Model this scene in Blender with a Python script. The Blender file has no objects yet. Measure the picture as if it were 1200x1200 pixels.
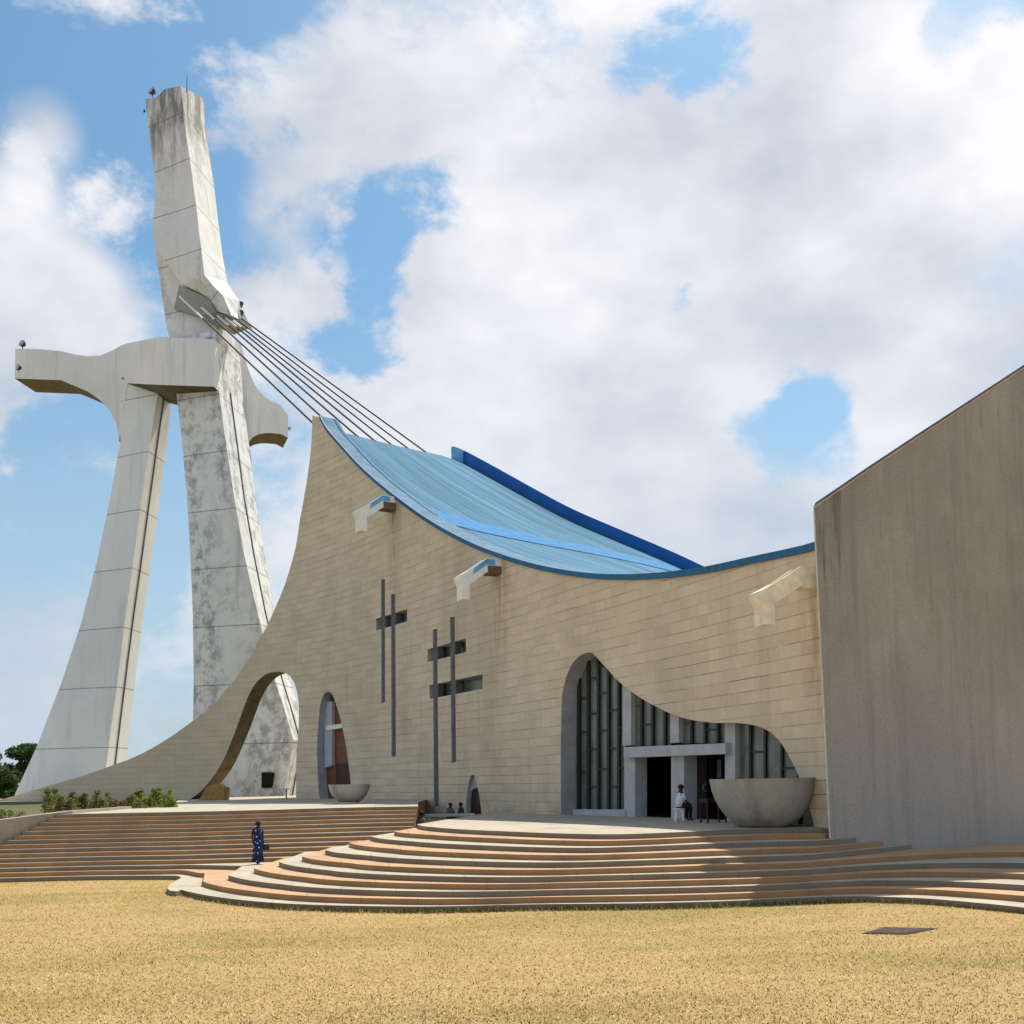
import bpy, bmesh, math, random
from mathutils import Vector, Matrix
from mathutils.geometry import delaunay_2d_cdt
random.seed(7)
scene = bpy.context.scene
COL = scene.collection
R = math.radians

# ------------------------------------------------------------------ camera
F = 1293.0; CX, CY = 600.0, 800.0
ZE = 3.33                      # eye height over the lawn
H = 0.155                      # riser
PITCH = math.atan(116 / F); ROLL = 0.016
_f = Vector((0, math.cos(PITCH), math.sin(PITCH)))
_u0 = Vector((0, -math.sin(PITCH), math.cos(PITCH))); _r0 = Vector((1, 0, 0))
_r = _r0 * math.cos(ROLL) - _u0 * math.sin(ROLL)
_u = _u0 * math.cos(ROLL) + _r0 * math.sin(ROLL)
EYE = Vector((0, 0, ZE))
cam_d = bpy.data.cameras.new('camera'); cam = bpy.data.objects.new('camera', cam_d); COL.objects.link(cam)
m = Matrix((( _r.x, _u.x, -_f.x, 0), (_r.y, _u.y, -_f.y, 0), (_r.z, _u.z, -_f.z, ZE), (0, 0, 0, 1)))
cam.matrix_world = m
cam_d.sensor_width = 36; cam_d.lens = 36 * F / 1200; cam_d.shift_y = 200 / 1200
cam_d.clip_end = 5000
scene.camera = cam

def ray(px, py): return _r * ((px - CX) / F) + _u * ((CY - py) / F) + _f
def atY(px, py, Y):
    d = ray(px, py); return EYE + d * (Y / d.y)
def atZ(px, py, z):
    d = ray(px, py); return EYE + d * ((z - ZE) / d.z)
def proj(p):
    q = p - EYE; w = q.dot(_f); return (CX + F * q.dot(_r) / w, CY - F * q.dot(_u) / w)

# ------------------------------------------------------------------ object helpers
ROOT = {}
def empty(name, loc, label, cat, group=None):
    o = bpy.data.objects.new(name, None); COL.objects.link(o); o.location = loc
    o.empty_display_size = .3
    o['label'] = label; o['category'] = cat
    if group: o['group'] = group
    ROOT[o.name] = Vector(loc); return o
def mesh_obj(name, verts, faces, mats, parent=None, smooth=False, uvs=None, fmat=None, loc=None):
    base = ROOT[parent.name] if parent else (Vector(loc) if loc else Vector((0, 0, 0)))
    me = bpy.data.meshes.new(name)
    me.from_pydata([tuple(Vector(v) - base) for v in verts], [], faces)
    if not isinstance(mats, (list, tuple)): mats = [mats]
    for mm in mats: me.materials.append(mm)
    if fmat:
        for p, i in zip(me.polygons, fmat): p.material_index = i
    if uvs:
        ul = me.uv_layers.new(name='UVMap')
        for lp in me.loops: ul.data[lp.index].uv = uvs[lp.vertex_index]
    if smooth: me.polygons.foreach_set('use_smooth', [True] * len(me.polygons))
    me.update()
    o = bpy.data.objects.new(name, me); COL.objects.link(o)
    if parent: o.parent = parent; ROOT[o.name] = base
    elif loc: o.location = loc
    return o
def tag(o, label=None, cat=None, group=None, kind=None):
    if label: o['label'] = label
    if cat: o['category'] = cat
    if group: o['group'] = group
    if kind: o['kind'] = kind
    return o
def fix_normals(o):
    bm = bmesh.new(); bm.from_mesh(o.data)
    bmesh.ops.recalc_face_normals(bm, faces=bm.faces); bm.to_mesh(o.data); bm.free(); return o

class MB:
    """collects shapes into one mesh"""
    def __init__(s): s.v = []; s.f = []; s.m = []
    def add(s, vs, fs, mi=0):
        n = len(s.v); s.v += [Vector(v) for v in vs]; s.f += [tuple(i + n for i in f) for f in fs]; s.m += [mi] * len(fs)
    def loft(s, secs, cap=True, mi=0, closed=True):
        k = len(secs[0]); vs = [p for sec in secs for p in sec]; fs = []
        for a in range(len(secs) - 1):
            for i in range(k if closed else k - 1):
                j = (i + 1) % k
                fs.append((a * k + i, a * k + j, (a + 1) * k + j, (a + 1) * k + i))
        if cap:
            fs.append(tuple(range(k - 1, -1, -1))); fs.append(tuple((len(secs) - 1) * k + i for i in range(k)))
        s.add(vs, fs, mi)
    def prism(s, pts, off, mi=0):
        off = Vector(off); s.loft([[Vector(p) for p in pts], [Vector(p) + off for p in pts]], mi=mi)
    def box(s, c, sz, rz=0, mi=0):
        c = Vector(c); a, b, h = sz[0] / 2, sz[1] / 2, sz[2] / 2; M = Matrix.Rotation(rz, 3, 'Z')
        q = [c + M @ Vector((x * a, y * b, 0)) for x, y in ((-1, -1), (1, -1), (1, 1), (-1, 1))]
        s.loft([[p - Vector((0, 0, h)) for p in q], [p + Vector((0, 0, h)) for p in q]], mi=mi)
    def tube(s, pts, rad, n=8, mi=0):
        pts = [Vector(p) for p in pts]
        if not isinstance(rad, (list, tuple)): rad = [rad] * len(pts)
        secs = []
        for i, p in enumerate(pts):
            d = (pts[min(i + 1, len(pts) - 1)] - pts[max(i - 1, 0)]).normalized()
            a = d.orthogonal().normalized() if i == 0 else (pa - d * pa.dot(d)).normalized()
            pa = a; b = d.cross(a)
            secs.append([p + (a * math.cos(t) + b * math.sin(t)) * rad[i] for t in [2 * math.pi * k / n for k in range(n)]])
        s.loft(secs, mi=mi)
    def lathe(s, c, prof, n=48, mi=0):
        c = Vector(c)
        s.loft([[c + Vector((r * math.cos(2 * math.pi * i / n), r * math.sin(2 * math.pi * i / n), z)) for i in range(n)] for r, z in prof], mi=mi)
    def build(s, name, mats, parent=None, smooth=False, loc=None, fix=True, bevel=0):
        o = mesh_obj(name, s.v, s.f, mats, parent, smooth, fmat=s.m, loc=loc)
        if fix: fix_normals(o)
        if bevel:
            b = o.modifiers.new('bevel', 'BEVEL'); b.width = bevel; b.segments = 2; b.limit_method = 'ANGLE'
        return o

# ------------------------------------------------------------------ materials
def newmat(name, rough=.8):
    mt = bpy.data.materials.new(name); mt.use_nodes = True
    nt = mt.node_tree; b = nt.nodes['Principled BSDF']; b.inputs['Roughness'].default_value = rough
    b.inputs['Specular IOR Level'].default_value = .3
    return mt, nt, b
def N(nt, t, **kw):
    n = nt.nodes.new(t)
    for k, v in kw.items():
        if k in n.inputs.keys() if isinstance(k, str) else False: n.inputs[k].default_value = v
        else: setattr(n, k, v)
    return n
def L(nt, a, b): nt.links.new(a, b)
def noise(nt, vec, scale, detail=6, rough=.6, dist=0.0):
    n = nt.nodes.new('ShaderNodeTexNoise'); n.inputs['Scale'].default_value = scale
    n.inputs['Detail'].default_value = detail; n.inputs['Roughness'].default_value = rough; n.inputs['Distortion'].default_value = dist
    if vec is not None: L(nt, vec, n.inputs['Vector'])
    return n.outputs['Fac']
def mapping(nt, vec, sc=(1, 1, 1), loc=(0, 0, 0)):
    n = nt.nodes.new('ShaderNodeMapping'); n.inputs['Scale'].default_value = sc; n.inputs['Location'].default_value = loc
    L(nt, vec, n.inputs['Vector']); return n.outputs[0]
def ramp(nt, fac, a, b, ca=(0, 0, 0, 1), cb=(1, 1, 1, 1)):
    n = nt.nodes.new('ShaderNodeValToRGB'); e = n.color_ramp.elements
    e[0].position = a; e[1].position = b; e[0].color = ca; e[1].color = cb
    L(nt, fac, n.inputs[0]); return n.outputs[0]
def mix(nt, fac, a, b, mode='MIX'):
    n = nt.nodes.new('ShaderNodeMix'); n.data_type = 'RGBA'; n.blend_type = mode
    for sock, v in ((n.inputs[0], fac), (n.inputs[6], a), (n.inputs[7], b)):
        if isinstance(v, (int, float)): sock.default_value = v
        elif isinstance(v, tuple): sock.default_value = v if len(v) == 4 else (*v, 1)
        else: L(nt, v, sock)
    return n.outputs[2]
def mathn(nt, op, a, b=None, c=None, clamp=False):
    n = nt.nodes.new('ShaderNodeMath'); n.operation = op; n.use_clamp = clamp
    for i, v in enumerate((a, b, c)):
        if v is None: continue
        if isinstance(v, (int, float)): n.inputs[i].default_value = v
        else: L(nt, v, n.inputs[i])
    return n.outputs[0]
def bump(nt, bsdf, h, strength=.3, dist=.02):
    n = nt.nodes.new('ShaderNodeBump'); n.inputs['Strength'].default_value = strength; n.inputs['Distance'].default_value = dist
    L(nt, h, n.inputs['Height']); L(nt, n.outputs[0], bsdf.inputs['Normal'])
def pos(nt): return nt.nodes.new('ShaderNodeNewGeometry').outputs['Position']
def sep(nt, v):
    n = nt.nodes.new('ShaderNodeSeparateXYZ'); L(nt, v, n.inputs[0]); return n.outputs

def mat_plain(name, col, rough=.7, var=.12, scale=3., metal=0.):
    mt, nt, b = newmat(name, rough); p = pos(nt)
    n = noise(nt, p, scale, 5)
    c2 = tuple(c * (1 - var * 2) for c in col)
    L(nt, ramp(nt, n, .3, .7, (*c2, 1), (*[min(1, c * (1 + var)) for c in col], 1)), b.inputs['Base Color'])
    b.inputs['Metallic'].default_value = metal
    bump(nt, b, noise(nt, p, scale * 12, 3), .15, .01)
    return mt

def mat_concrete(name, col, stain=.3, joints=None, mottled=0.0, top=None):
    """painted weathered concrete: vertical run-off streaks, blotches, casting joints"""
    mt, nt, b = newmat(name, .8); p = pos(nt)
    big = noise(nt, p, .12, 6, .6)
    c = mix(nt, ramp(nt, big, .35, .7), tuple(x * .86 for x in col), col)
    fine = noise(nt, p, 2.2, 8, .7)
    c = mix(nt, mathn(nt, 'MULTIPLY', ramp(nt, fine, .35, .75), .18), c, tuple(x * .6 for x in col))
    st = noise(nt, mapping(nt, p, (1.1, 1.1, .09)), 1.0, 7, .65)
    sm = mathn(nt, 'MULTIPLY', ramp(nt, st, .52, .74), stain)
    c = mix(nt, sm, c, (.10, .095, .085, 1))
    if mottled:
        v = noise(nt, mapping(nt, p, (.8, .8, .62)), 1.05, 10, .74, .1)
        area = ramp(nt, noise(nt, mapping(nt, p, (.5, .5, .12), (3, 1, 7)), .35, 3), .34, .54)
        mm = mathn(nt, 'MULTIPLY', mathn(nt, 'MULTIPLY', ramp(nt, v, .47, .58), area), mottled)
        c = mix(nt, mm, c, (.17, .175, .18, 1))
    if top:
        zt = sep(nt, p)[2]; k_ = mathn(nt, 'DIVIDE', mathn(nt, 'SUBTRACT', zt, top), 7.0, None, True)
        tn = noise(nt, mapping(nt, p, (.8, .8, .2), (2, 5, 1)), .8, 7, .7)
        c = mix(nt, mathn(nt, 'MULTIPLY', mathn(nt, 'MULTIPLY', ramp(nt, tn, .42, .6), k_), .8), c, (.09, .08, .065, 1))
    if joints:
        z0, per = joints
        z = sep(nt, p)[2]
        fr = mathn(nt, 'FRACT', mathn(nt, 'DIVIDE', mathn(nt, 'SUBTRACT', z, z0 - 600 * per), per))
        d = mathn(nt, 'ABSOLUTE', mathn(nt, 'SUBTRACT', fr, .5))
        ln = mathn(nt, 'GREATER_THAN', d, .5 - .055 / per)
        ln2 = mathn(nt, 'MULTIPLY', ln, mathn(nt, 'ADD', .35, mathn(nt, 'MULTIPLY', fine, .5)))
        c = mix(nt, ln2, c, (.12, .11, .10, 1))
    L(nt, c, b.inputs['Base Color'])
    bump(nt, b, fine, .25, .03)
    return mt

def mat_masonry():
    mt, nt, b = newmat('cut stone masonry', .85)
    uv = nt.nodes.new('ShaderNodeUVMap').outputs[0]; p = pos(nt)
    br = nt.nodes.new('ShaderNodeTexBrick'); L(nt, uv, br.inputs['Vector'])
    br.inputs['Scale'].default_value = 1; br.inputs['Brick Width'].default_value = 1.35; br.inputs['Row Height'].default_value = .46
    br.inputs['Mortar Size'].default_value = .0; br.offset = .5; br.offset_frequency = 2
    br.inputs['Color1'].default_value = (.76, .65, .47, 1); br.inputs['Color2'].default_value = (.66, .56, .405, 1)
    br.inputs['Bias'].default_value = -.3
    c = br.outputs['Color']
    br2 = nt.nodes.new('ShaderNodeTexBrick'); L(nt, mapping(nt, uv, (1, 1, 1), (2.7, 1.4, 0)), br2.inputs['Vector'])
    br2.inputs['Scale'].default_value = 1; br2.inputs['Brick Width'].default_value = 1.35; br2.inputs['Row Height'].default_value = .46
    br2.inputs['Mortar Size'].default_value = .0
    br2.inputs['Color1'].default_value = (1, 1, 1, 1); br2.inputs['Color2'].default_value = (.86, .80, .76, 1)
    # vertical shifts of 1.4 = row multiples plus a bit: keep aligned with rows
    br2.inputs['Row Height'].default_value = .46
    c = mix(nt, .5, c, br2.outputs['Color'], 'MULTIPLY')
    # bed joints : strong, broken ; head joints : faint
    s = sep(nt, uv)
    fr = mathn(nt, 'FRACT', mathn(nt, 'ADD', mathn(nt, 'DIVIDE', s[1], .46), mathn(nt, 'MULTIPLY', mathn(nt, 'SUBTRACT', noise(nt, mapping(nt, uv, (.35, .35, 1)), .6, 2), .5), .10)))
    d = mathn(nt, 'ABSOLUTE', mathn(nt, 'SUBTRACT', fr, .5))
    bed = mathn(nt, 'GREATER_THAN', d, .455)
    row = mathn(nt, 'FLOOR', mathn(nt, 'DIVIDE', s[1], .46))
    wn = nt.nodes.new('ShaderNodeTexWhiteNoise'); wn.noise_dimensions = '1D'; L(nt, row, wn.inputs['W'])
    brk = ramp(nt, noise(nt, mapping(nt, uv, (.35, 2.2, 1)), 1.3, 4), .36, .6)
    bedf = mathn(nt, 'MULTIPLY', mathn(nt, 'MULTIPLY', bed, brk), mathn(nt, 'ADD', .25, mathn(nt, 'MULTIPLY', wn.outputs[0], .55)))
    c = mix(nt, bedf, c, (.15, .105, .06, 1))
    fine = noise(nt, p, 3.5, 8, .7)
    c = mix(nt, ramp(nt, fine, .3, .75), c, mix(nt, .20, c, (.25, .2, .15, 1)))
    big = noise(nt, mapping(nt, p, (1, 1, .35)), .16, 5, .6)
    c = mix(nt, mathn(nt, 'MULTIPLY', ramp(nt, big, .5, .72), .35), c, (.30, .265, .19, 1))
    # greenish weathering on the low wing
    st = noise(nt, mapping(nt, p, (.9, .9, .12)), .9, 6, .65)
    c = mix(nt, mathn(nt, 'MULTIPLY', ramp(nt, st, .56, .78), .30), c, (.22, .18, .14, 1))
    zz_ = sep(nt, p)[2]
    wing = mathn(nt, 'DIVIDE', mathn(nt, 'SUBTRACT', s[0], 52), 14, None, True)
    c = mix(nt, mathn(nt, 'MULTIPLY', wing, .4), c, (.46, .43, .31, 1))
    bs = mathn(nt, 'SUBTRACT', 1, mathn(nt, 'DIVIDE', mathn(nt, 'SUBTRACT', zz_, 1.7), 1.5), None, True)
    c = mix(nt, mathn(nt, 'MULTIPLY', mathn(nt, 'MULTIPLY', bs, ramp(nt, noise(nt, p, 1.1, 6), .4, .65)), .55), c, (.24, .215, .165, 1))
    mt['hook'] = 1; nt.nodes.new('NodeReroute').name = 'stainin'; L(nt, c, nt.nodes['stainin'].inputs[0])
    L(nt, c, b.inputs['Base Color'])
    h = mathn(nt, 'SUBTRACT', mathn(nt, 'MULTIPLY', fine, .4), mathn(nt, 'MULTIPLY', bed, 1.0))
    bump(nt, b, h, .35, .02)
    return mt

def mat_roof():
    mt, nt, b = newmat('pale blue roof', .95); b.inputs['Specular IOR Level'].default_value = .08; uv = nt.nodes.new('ShaderNodeUVMap').outputs[0]
    col = (.14, .28, .40)
    n1 = noise(nt, mapping(nt, uv, (2.2, 46, 1)), 1.0, 7, .7)
    n2 = noise(nt, mapping(nt, uv, (1.6, 7, 1)), 1.0, 6, .6, .5)
    c = mix(nt, mathn(nt, 'MULTIPLY', ramp(nt, n1, .42, .62), .75), col, (.045, .10, .135, 1))
    c = mix(nt, mathn(nt, 'MULTIPLY', ramp(nt, n2, .42, .62), .5), c, (.05, .12, .18, 1))
    L(nt, c, b.inputs['Base Color']); bump(nt, b, n1, .2, .03)
    return mt

def mat_step(name, col):
    mt, nt, b = newmat(name, .85); p = pos(nt)
    n = noise(nt, p, .9, 8, .65); fine = noise(nt, p, 28, 6, .7)
    c = mix(nt, ramp(nt, n, .35, .7), tuple(x * .8 for x in col), col)
    c = mix(nt, mathn(nt, 'MULTIPLY', ramp(nt, fine, .45, .7), .30), c, tuple(x * .5 for x in col))
    st = noise(nt, mapping(nt, p, (1.2, 1.2, 1)), .45, 7, .7)
    c = mix(nt, mathn(nt, 'MULTIPLY', ramp(nt, st, .50, .70), .45), c, (.20, .16, .12, 1))
    sx = sep(nt, p)
    off_ = mathn(nt, 'MULTIPLY', mathn(nt, 'FLOOR', mathn(nt, 'DIVIDE', mathn(nt, 'SUBTRACT', sx[2], .01), .155)), .37)
    fr = mathn(nt, 'FRACT', mathn(nt, 'ADD', mathn(nt, 'DIVIDE', mathn(nt, 'ADD', sx[0], mathn(nt, 'MULTIPLY', sx[1], .12)), 1.5), off_))
    c = mix(nt, mathn(nt, 'MULTIPLY', mathn(nt, 'LESS_THAN', fr, .013), .45), c, (.08, .06, .045, 1))
    L(nt, c, b.inputs['Base Color']); bump(nt, b, fine, .35, .01)
    return mt

def mat_grass(name='dry lawn'):
    mt, nt, b = newmat(name, .95); p = pos(nt)
    fine = noise(nt, p, 9, 9, .75); f2 = noise(nt, mapping(nt, p, (1.0, 1.6, 1)), 15, 6, .85)
    big = noise(nt, mapping(nt, p, (.45, 1.3, 1)), .22, 6, .6, .4); mid = noise(nt, mapping(nt, p, (.6, 1.7, 1)), .8, 6, .6)
    c = mix(nt, ramp(nt, f2, .35, .68), (.16, .09, .025, 1), (.74, .50, .20, 1))
    c = mix(nt, mathn(nt, 'MULTIPLY', ramp(nt, fine, .5, .7), .6), c, (.68, .49, .235, 1))
    g = mathn(nt, 'MULTIPLY', ramp(nt, big, .48, .62), .70)
    c = mix(nt, g, c, (.26, .20, .045, 1))
    c = mix(nt, mathn(nt, 'MULTIPLY', ramp(nt, mid, .48, .66), .55), c, (.32, .21, .075, 1))
    # greener strip close to the steps
    y = sep(nt, p)[1]; x = sep(nt, p)[0]
    L(nt, c, b.inputs['Base Color']); bump(nt, b, f2, .6, .05)
    return mt

def mat_sidewall():
    mt, nt, b = newmat('rough grey render', .95); p = pos(nt)
    col = (.235, .205, .165); big = noise(nt, mapping(nt, p, (1, 1, .6)), .35, 7, .65)
    c = mix(nt, ramp(nt, big, .3, .7), (.31, .285, .245, 1), (.46, .425, .365, 1))
    z = sep(nt, p)[2]
    low = mathn(nt, 'SUBTRACT', 1, mathn(nt, 'DIVIDE', mathn(nt, 'SUBTRACT', z, 1.5), 7.0), None, True)
    c = mix(nt, mathn(nt, 'MULTIPLY', low, .75), c, (.40, .395, .39, 1))
    st = noise(nt, mapping(nt, p, (1.3, 1.3, .07)), 1.4, 7, .7)
    c = mix(nt, mathn(nt, 'MULTIPLY', ramp(nt, st, .50, .74), .30), c, (.085, .075, .06, 1))
    st2 = noise(nt, mapping(nt, p, (1.1, 1.1, .07), (4, 2, 1)), 1.0, 6, .7, .15)
    up = mathn(nt, 'DIVIDE', mathn(nt, 'SUBTRACT', z, 4.5), 6.0, None, True)
    c = mix(nt, mathn(nt, 'MULTIPLY', mathn(nt, 'MULTIPLY', ramp(nt, st2, .60, .70), up), .65), c, (.05, .045, .035, 1))
    gr = noise(nt, p, 16, 6, .85)
    c = mix(nt, mathn(nt, 'MULTIPLY', ramp(nt, gr, .42, .66), .35), c, (.09, .08, .07, 1))
    L(nt, c, b.inputs['Base Color']); bump(nt, b, gr, .8, .04); return mt

M = {}
M['stone'] = mat_masonry()
M['reveal'] = mat_plain('grey plaster', (.40, .41, .42), .8, .12, 1.5)
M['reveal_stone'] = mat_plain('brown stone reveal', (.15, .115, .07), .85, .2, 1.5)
M['trim'] = mat_plain('cream trim', (.62, .58, .50), .8, .1)
M['coping'] = mat_plain('dark edge strip', (.12, .13, .14), .7)
M['copingblue'] = mat_plain('dark teal edge', (.02, .13, .27), .6)
M['deepblue'] = mat_plain('deep blue paint', (.012, .125, .42), .55, .1, .6)
M['midblue'] = mat_plain('mid blue paint', (.14, .42, .70), .55, .15, 1.2)
M['roof'] = mat_roof()
M['capblue'] = mat_plain('pale blue cap', (.085, .20, .30), .8, .2, 1.5)
M['bandblue'] = mat_plain('weathered blue band', (.045, .215, .44), .9, .15, 1.5)
M['tower'] = mat_concrete('white tower concrete', (.84, .865, .835), .20, (7.4, 6.05))
M['tower_dirty'] = mat_concrete('stained tower concrete', (.81, .835, .81), .35, (7.4, 5.75), mottled=.62)
M['tower_top'] = mat_concrete('weathered shaft concrete', (.82, .815, .775), .42, (52.4, 5.0), mottled=.3, top=65)
M['moss_shade'] = mat_plain('mossy underside with painted shade', (.10, .095, .06), .95, .2, 1)  # greenish underside with its shade painted into the colour
M['arm'] = mat_concrete('white arm concrete', (.85, .855, .81), .28)
M['sidewall'] = mat_sidewall()
M['cream'] = mat_step('cream paving', (.54, .47, .355))
M['orange'] = mat_step('orange paving', (.60, .375, .21))
M['creamriser'] = mat_step('weathered riser with painted shade', (.25, .205, .15))  # riser copies of both pavings, darkened to put their shade into the colour
M['orangeriser'] = mat_step('orange riser with painted shade', (.40, .22, .105))
M['kerb'] = mat_step('kerb concrete', (.40, .36, .28))
M['soil'] = mat_plain('bed soil', (.12, .11, .045), .95, .2, 5)
M['lawn'] = mat_grass()
M['white'] = mat_plain('white paint', (.90, .87, .78), .6, .06)
M['creampaint'] = mat_plain('cream paint', (.82, .74, .56), .7, .12)
M['rust'] = mat_plain('rusty concrete', (.20, .13, .09), .85, .3, 6)
M['bowl'] = mat_concrete('bowl concrete', (.37, .37, .335), .65, mottled=.4)
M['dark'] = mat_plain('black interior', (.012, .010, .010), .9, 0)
M['frame'] = mat_plain('dark window bar', (.018, .022, .022), .5, 0)
M['brown'] = mat_plain('varnished wood', (.20, .065, .03), .5, .2, 4)
M['darkbrown'] = mat_plain('dark red wood', (.05, .014, .012), .5, .2, 4)
M['nearblack'] = mat_plain('dark stained door', (.018, .012, .011), .6, .1)
M['panel'] = mat_plain('slate panel', (.125, .12, .125), .7, .15, 2)
M['plaster'] = mat_plain('pale plaster', (.46, .48, .50), .75, .08, 2)
M['steel'] = mat_plain('dark cable', (.03, .03, .032), .5, 0)
M['cable_highlight'] = mat_plain('painted cable highlight', (.75, .74, .70), .5, .05)  # white colour standing for the sun's highlight on the cables
M['black'] = mat_plain('black metal', (.02, .02, .02), .5, 0)
M['skin'] = mat_plain('dark skin', (.045, .022, .014), .55, .1)
M['hair'] = mat_plain('black hair', (.010, .008, .008), .8, 0)
M['shirt'] = mat_plain('white shirt', (.62, .66, .72), .8, .05)
M['greyshirt'] = mat_plain('slate shirt', (.10, .11, .13), .8, .1)
M['greenshirt'] = mat_plain('green shirt', (.035, .07, .055), .8, .1)
M['trouser'] = mat_plain('dark trousers', (.015, .016, .022), .8, .1)
M['ochre'] = mat_plain('ochre stone', (.40, .26, .09), .9, .2)
M['cover'] = mat_plain('brown cover', (.075, .045, .03), .9, .2, 5)
def mat_glass():
    mt, nt, b = newmat('green grey glass', .25); p = pos(nt)
    L(nt, ramp(nt, noise(nt, p, .8, 3), .3, .7, (.07, .09, .07, 1), (.15, .175, .145, 1)), b.inputs['Base Color'])
    b.inputs['Specular IOR Level'].default_value = .5; return mt
M['glass'] = mat_glass()
def mat_dress():
    mt, nt, b = newmat('blue print dress', .8); p = pos(nt)
    v = nt.nodes.new('ShaderNodeTexVoronoi'); v.inputs['Scale'].default_value = 7; L(nt, p, v.inputs['Vector'])
    L(nt, ramp(nt, v.outputs['Distance'], .16, .30, (.40, .48, .66, 1), (.008, .018, .085, 1)), b.inputs['Base Color']); return mt
M['dress'] = mat_dress()
def mat_leaf(name, a, c2):
    mt, nt, b = newmat(name, .6); p = pos(nt)
    oi = noise(nt, p, 1.3, 3)
    L(nt, ramp(nt, oi, .35, .65, (*a, 1), (*c2, 1)), b.inputs['Base Color'])
    b.inputs['Specular IOR Level'].default_value = .25
    tr = nt.nodes.new('ShaderNodeBsdfTranslucent'); tr.inputs[0].default_value = (c2[0] * 1.3, c2[1] * 1.5, c2[2], 1)
    mx = nt.nodes.new('ShaderNodeMixShader'); mx.inputs[0].default_value = .3
    L(nt, b.outputs[0], mx.inputs[1]); L(nt, tr.outputs[0], mx.inputs[2])
    L(nt, mx.outputs[0], nt.nodes['Material Output'].inputs[0]); return mt
M['leaf'] = mat_leaf('bush leaves', (.07, .11, .02), (.24, .27, .055))
M['leafdark'] = mat_leaf('tree leaves', (.015, .035, .010), (.06, .10, .02))
M['leafdry'] = mat_leaf('reddish bush leaves', (.17, .10, .045), (.20, .20, .06))
M['bark'] = mat_plain('bark', (.10, .075, .05), .9, .2, 4)

# ------------------------------------------------------------------ facade plan curve
SC = 1.12
nodes = [(973, 31.45), (900, 34.6), (830, 38.0), (760, 41.6), (700, 45), (655, 47.8), (600, 51.9), (530, 57.7), (458, 64.2), (410, 68.7),
         (356, 73.3), (300, 77), (250, 79.8), (180, 83.2), (100, 86.3), (0, 89), (-90, 91)]
raw = []
for px, Y in nodes:
    hy = 916 - ROLL * (px - 600); p = atY(px, hy, Y * SC); raw.append(Vector((p.x, p.y)))
def catmull(P, n):
    out = []
    Q = [P[0] * 2 - P[1]] + P + [P[-1] * 2 - P[-2]]
    for i in range(1, len(Q) - 2):
        for k in range(n):
            t = k / n; a, b, c, d = Q[i - 1:i + 3]
            out.append(.5 * ((2 * b) + (c - a) * t + (2 * a - 5 * b + 4 * c - d) * t * t + (3 * b - a - 3 * c + d) * t ** 3))
    out.append(P[-1]); return out
def resample(P, n):
    cum = [0]
    for a, b in zip(P, P[1:]): cum.append(cum[-1] + (b - a).length)
    out = []; j = 0
    for k in range(n + 1):
        s = cum[-1] * k / n
        while j < len(P) - 2 and cum[j + 1] < s: j += 1
        t = (s - cum[j]) / max(1e-9, cum[j + 1] - cum[j]); out.append(P[j].lerp(P[j + 1], min(1, t)))
    return out, cum[-1]
PLAN, SL = resample(catmull(raw, 12), 300)
for _ in range(6): PLAN = [PLAN[0]] + [(PLAN[i - 1] + PLAN[i] * 2 + PLAN[i + 1]) / 4 for i in range(1, len(PLAN) - 1)] + [PLAN[-1]]
DS = SL / 300
INW = []
for i in range(301):
    t = (PLAN[min(i + 1, 300)] - PLAN[max(i - 1, 0)]).normalized(); INW.append(Vector((t.y, -t.x)))
def plan(s, off=0.0):
    x = max(0, min(299.9999, s / DS)); i = int(x); t = x - i
    return PLAN[i].lerp(PLAN[i + 1], t) + INW[i].lerp(INW[i + 1], t) * off
def SP(s, z, off=0.0):
    p = plan(s, off); return Vector((p.x, p.y, z))
def W(px, py, off=0.0):
    """where the sight line through a photo pixel meets the (offset) wall: -> s, z"""
    d = ray(px, py); best = None; last = None
    nrm = Vector((-d.y, d.x))
    for i in range(301):
        q = PLAN[i] + INW[i] * off; v = q.dot(nrm)
        if last is not None and (v > 0) != (last > 0):
            t = last / (last - v); qq = lastq.lerp(q, t); s = (i - 1 + t) * DS
            k = qq.dot(Vector((d.x, d.y))) / (d.x ** 2 + d.y ** 2)
            if k > 0: return (s, ZE + d.z * k)
        last = v; lastq = q
    # beyond the near end
    q = PLAN[0] + INW[0] * off
    k = q.y / d.y; return (0.0, ZE + d.z * k)
def WP(px, py, off=0.0):
    s, z = W(px, py, off); return SP(s, z, off)

TOP = [(376, 489.5), (384, 504), (400, 522.7), (420, 545), (438.7, 562.5), (460, 580), (490, 602.5), (520, 621.5), (555, 639.5), (590, 653),
       (625, 663.5), (660, 671), (693, 675.5), (727, 677.2), (767, 676), (807, 672), (837, 667.3), (887, 656.7), (920, 650), (953, 642.8)]
LEFT = [(366, 487), (365.8, 500), (364, 530), (360, 560), (355, 590), (351, 612), (346.7, 640), (340, 665), (332, 690), (320, 718), (312, 735),
        (297, 762), (280, 790), (265, 808), (247, 829), (223, 847), (193, 868), (160, 886), (133, 896.5), (100, 908), (67, 918), (33, 928), (0, 937), (-60, 950)]
ARCH = [(219, 945), (220, 939), (232, 930), (240, 922), (250, 910), (260, 894), (268, 876), (276, 856), (284, 834), (290, 818), (298, 803), (308, 792.5), (318, 788), (329, 787.5),
        (338, 791), (344, 799), (348, 811), (350, 826), (350, 846), (348.5, 872), (347, 900), (347, 945)]
EGG = [(375, 945), (374.6, 936), (373, 920), (371.6, 880), (373, 850), (375, 828), (378, 816.5), (381, 812), (384, 810.6), (387, 811.5), (390, 815), (395, 829), (400, 847), (405, 872), (409, 900), (411, 918), (413, 945)]
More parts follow.
